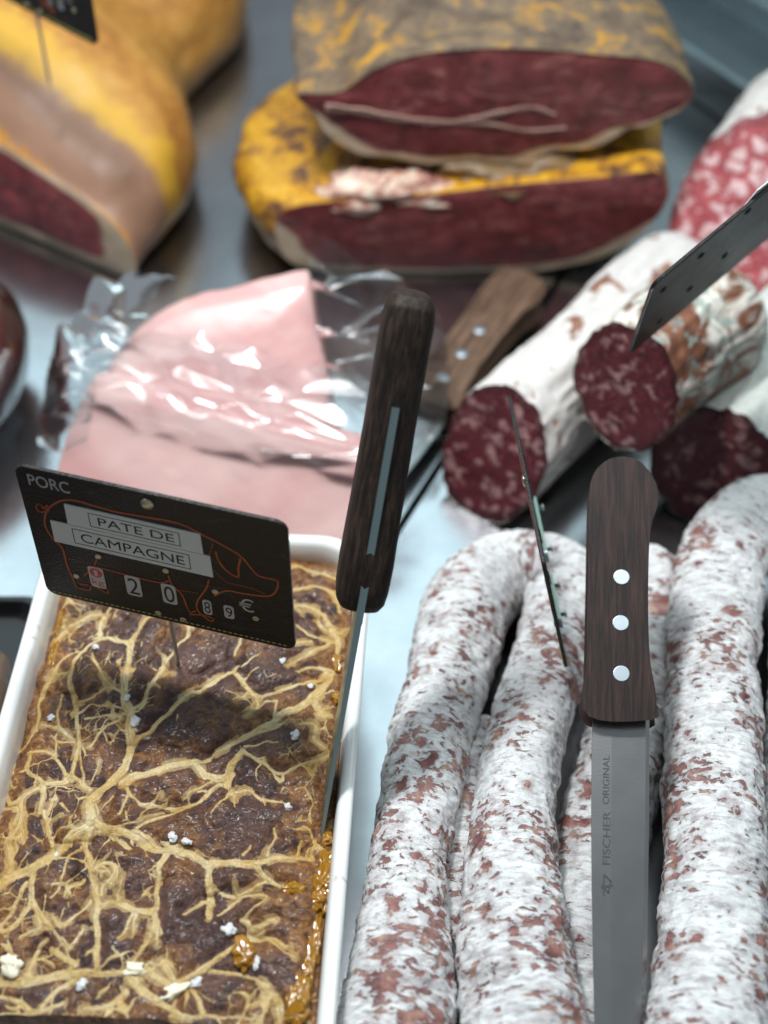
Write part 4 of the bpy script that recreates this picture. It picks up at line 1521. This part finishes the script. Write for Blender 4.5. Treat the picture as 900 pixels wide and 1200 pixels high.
# orange ham on the other side
hamO = thing('cured_ham', 'orange rinded ham with yellow fat edge and pale red cut face', 'ham', group='cured hams', mat4=yaw4((-0.157, 0.745, 0.0), (0.843, -0.537)))
loft([(-240, 60), (-245, 20), (-200, 2), (-122, 1.5), (-60, 1.5), (-14, 2), (-3, 9), (-2, 22), (-11, 38), (-32, 51), (-62, 60), (-103, 70), (-170, 76), (-215, 74)], None,
     [(0, 1, 1, 0, 0), (3, 1.005, 1.02, -1, 0.5), (18, 1.02, 1.28, -6, 10), (40, 1.04, 1.52, -12, 19), (70, 1.06, 1.68, -20, 25), (105, 1.05, 1.68, -36, 25), (145, 0.98, 1.50, -66, 18), (180, 0.92, 1.40, -92, 14), (220, 0.92, 1.52, -100, 18), (270, 0.92, 1.60, -108, 21), (320, 0.8, 1.4, -125, 14), (360, 0.5, 0.9, -150, -3), (372, 0.01, 0.01, -150, -18)],
     HAM_FACE_L, m_rind('orange_ham_side', [(0.32, (0.26, 0.10, 0.022)), (0.46, (0.46, 0.20, 0.035)), (0.56, (0.56, 0.27, 0.055)), (0.70, (0.62, 0.36, 0.11))], 26,
                        [(0.0, 0.040, (0.33, 0.18, 0.115)), (0.048, 0.058, (0.68, 0.38, 0.045))]), hamO, 35, rough=0.006, rscale=0.05)

# ------------------------------------------------------------------ wrapped cooked ham


def film(name, parent, rows, seed, amp, freq=0.02, n=90):
    """a crumpled clear sheet hung on a net of guide points (rows of equal length)"""
    R_ = np.array([catmull(np.array(r_, float), n) for r_ in rows])
    G = np.array([catmull(R_[:, j], n) for j in range(n)]).transpose(1, 0, 2).reshape(-1, 3) * MM
    q = G / freq
    w = G / (freq * 1.6)
    rid = 1 - 2 * np.abs(vnoise(np.stack([q[:, 0] * 0.45 + 0.8 * w[:, 2], q[:, 1], q[:, 2] * 1.2], 1), seed))
    off = np.stack([vnoise(q * 0.5 + 9, seed + 1), vnoise(q * 0.5 + 19, seed + 2), rid], 1) * np.array([0.5, 0.8, 0.8]) * amp
    # long faceted folds
    f1_, f2_ = worley2(np.stack([G[:, 0] / 0.040 + 0.35 * w[:, 2], (G[:, 2] + G[:, 1]) / 0.020 + 0.3 * w[:, 0]], 1), seed)
    off[:, 2] += (f2_ - f1_) * amp * 1.1
    off[:, 1] -= f1_ * amp * 0.8
    return obj(name, make_mesh(name, G + off, grid_faces(n, n), True), FILM, parent)


ham1 = thing('cooked_ham', 'pale pink cooked ham slab wrapped in plastic behind the pate sign', 'cooked ham', group='wrapped cooked hams', mat4=yaw4((-0.097, 0.522, 0.0), (0.951, -0.309)))
loft([(-92, 4), (-91, 25), (-86, 43), (-78, 47), (-20, 46.5), (40, 45), (80, 43.5), (86, 38), (88, 20), (88, 4), (82, 1.5), (0, 1.5), (-84, 1.5)], None,
     [(0, 1, 1, 0, 0), (2.0, 1.008, 1.012, 0, 0.1), (16, 1.01, 1.0, 0, 0), (30, 0.99, 0.85, 0, -3), (42, 0.94, 0.55, 0, -9), (46, 0.7, 0.2, 0, -17), (47, 0.01, 0.01, 0, -20)], PINK, PINK, ham1, 41, 'cut_face', 'meat_body', 0.0016, tiltback=1.0, bulge=0.004)
ham2 = thing('cooked_ham', 'pink cooked ham wedge wrapped in plastic leaning below the ham stack', 'cooked ham', group='wrapped cooked hams', mat4=yaw4((-0.090, 0.5485, 0.0), (1.0, -0.03)))
loft([(-76, 23), (-72, 33), (-62, 47), (-46, 58), (-24, 66.5), (10, 71.5), (38, 76), (45, 74), (50, 61), (58, 43), (61, 26), (54, 21), (-66, 19)], None,
     [(0, 1, 1, 0, 0), (2.0, 1.008, 1.01, 0, 0.1), (15, 1.0, 1.0, 0, 0), (28, 0.95, 0.85, 0, -4), (36, 0.7, 0.5, 0, -14), (38, 0.01, 0.01, 0, -25)], PINK, PINK, ham2, 43, 'cut_face', 'meat_body', 0.0016, tiltback=1.3, bulge=0.005)
# film over the shoulder of the front piece, tucked against the one behind
film('plastic_wrap', ham1, [[(-94, 36, 44), (-40, 36, 45), (10, 35, 44), (50, 34, 43), (92, 32, 40)], [(-97, 50, 53), (-40, 51, 54), (10, 50, 53), (52, 49, 52), (96, 46, 47)],
                            [(-99, 68, 58), (-40, 70, 58), (12, 70, 58), (54, 68, 56), (100, 64, 48)], [(-100, 86, 50), (-42, 92, 62), (12, 94, 62), (56, 90, 54), (104, 84, 38)]], 71, 0.0042, 0.034, 130)
# loose bag ends
film('plastic_wrap', ham2, [[(58, 40, 28), (80, 34, 22), (104, 32, 16), (120, 36, 12)], [(56, 66, 50), (80, 60, 44), (106, 60, 34), (126, 64, 18)], [(50, 96, 74), (76, 94, 64), (102, 98, 48), (124, 104, 24)], [(44, 116, 90), (70, 118, 80), (96, 124, 62), (120, 132, 32)]], 73, 0.011, 0.042)
film('plastic_wrap', ham2, [[(-72, 20, 24), (-88, 22, 20), (-102, 26, 16)], [(-68, 46, 42), (-88, 48, 40), (-106, 52, 28)], [(-56, 76, 62), (-78, 80, 60), (-98, 86, 44)], [(-30, 104, 82), (-54, 112, 78), (-78, 118, 60)]], 75, 0.010, 0.042)

# ------------------------------------------------------------------ things at the edge
beef = thing('dried_beef', 'dark red dried beef piece wrapped in plastic beside the pink ham', 'dried beef', loc=(-0.262, 0.625, 0.0))
blob('meat', DRIED, beef, (0, 0, 0.036), (0.054, 0.075, 0.036), 81, 0.18, 1.2, 40)
blob('plastic_wrap', FILM, beef, (0, 0, 0.0375), (0.058, 0.080, 0.0375), 82, 0.05, 2.0, 50)
tr = thing('black_tray', 'black plastic tray on the counter beside the terrine dish', 'tray', loc=(-0.262, 0.337, 0.0))
prof = [(0.080, 0.128, 0.010, 0.001), (0.088, 0.136, 0.012, 0.011), (0.090, 0.138, 0.012, 0.0125), (0.087, 0.135, 0.012, 0.0125), (0.083, 0.131, 0.010, 0.004)]
rv = []
for q in prof:
    rv += ring(*q, n=6)
nr = len(ring(*prof[0], n=6))
fc = [list(q) for q in grid_faces(len(prof), nr, True)] + [list(range(nr))[::-1], [(len(prof) - 1) * nr + k for k in range(nr)]]
obj('tray_body', make_mesh('tray_body', rv, fc, False), BLACKP, tr)
lf = blob('meat_loaf', LOAF, None, (-0.207, 0.376, 0.030), (0.036, 0.060, 0.027), 83, 0.16, 1.3, 40)
tag(lf, 'brown crusted meat loaf lying in the black tray', 'meat loaf')

# torn label paper along the upper edge of the leaning sign
b = MB()
b.plate([(53, 77), (47, 84), (39, 83), (33, 88), (21, 90), (9, 86), (5, 78)], -1.6, -1.2)
b.build('torn_paper', PAPERW, SG, scale=MM)
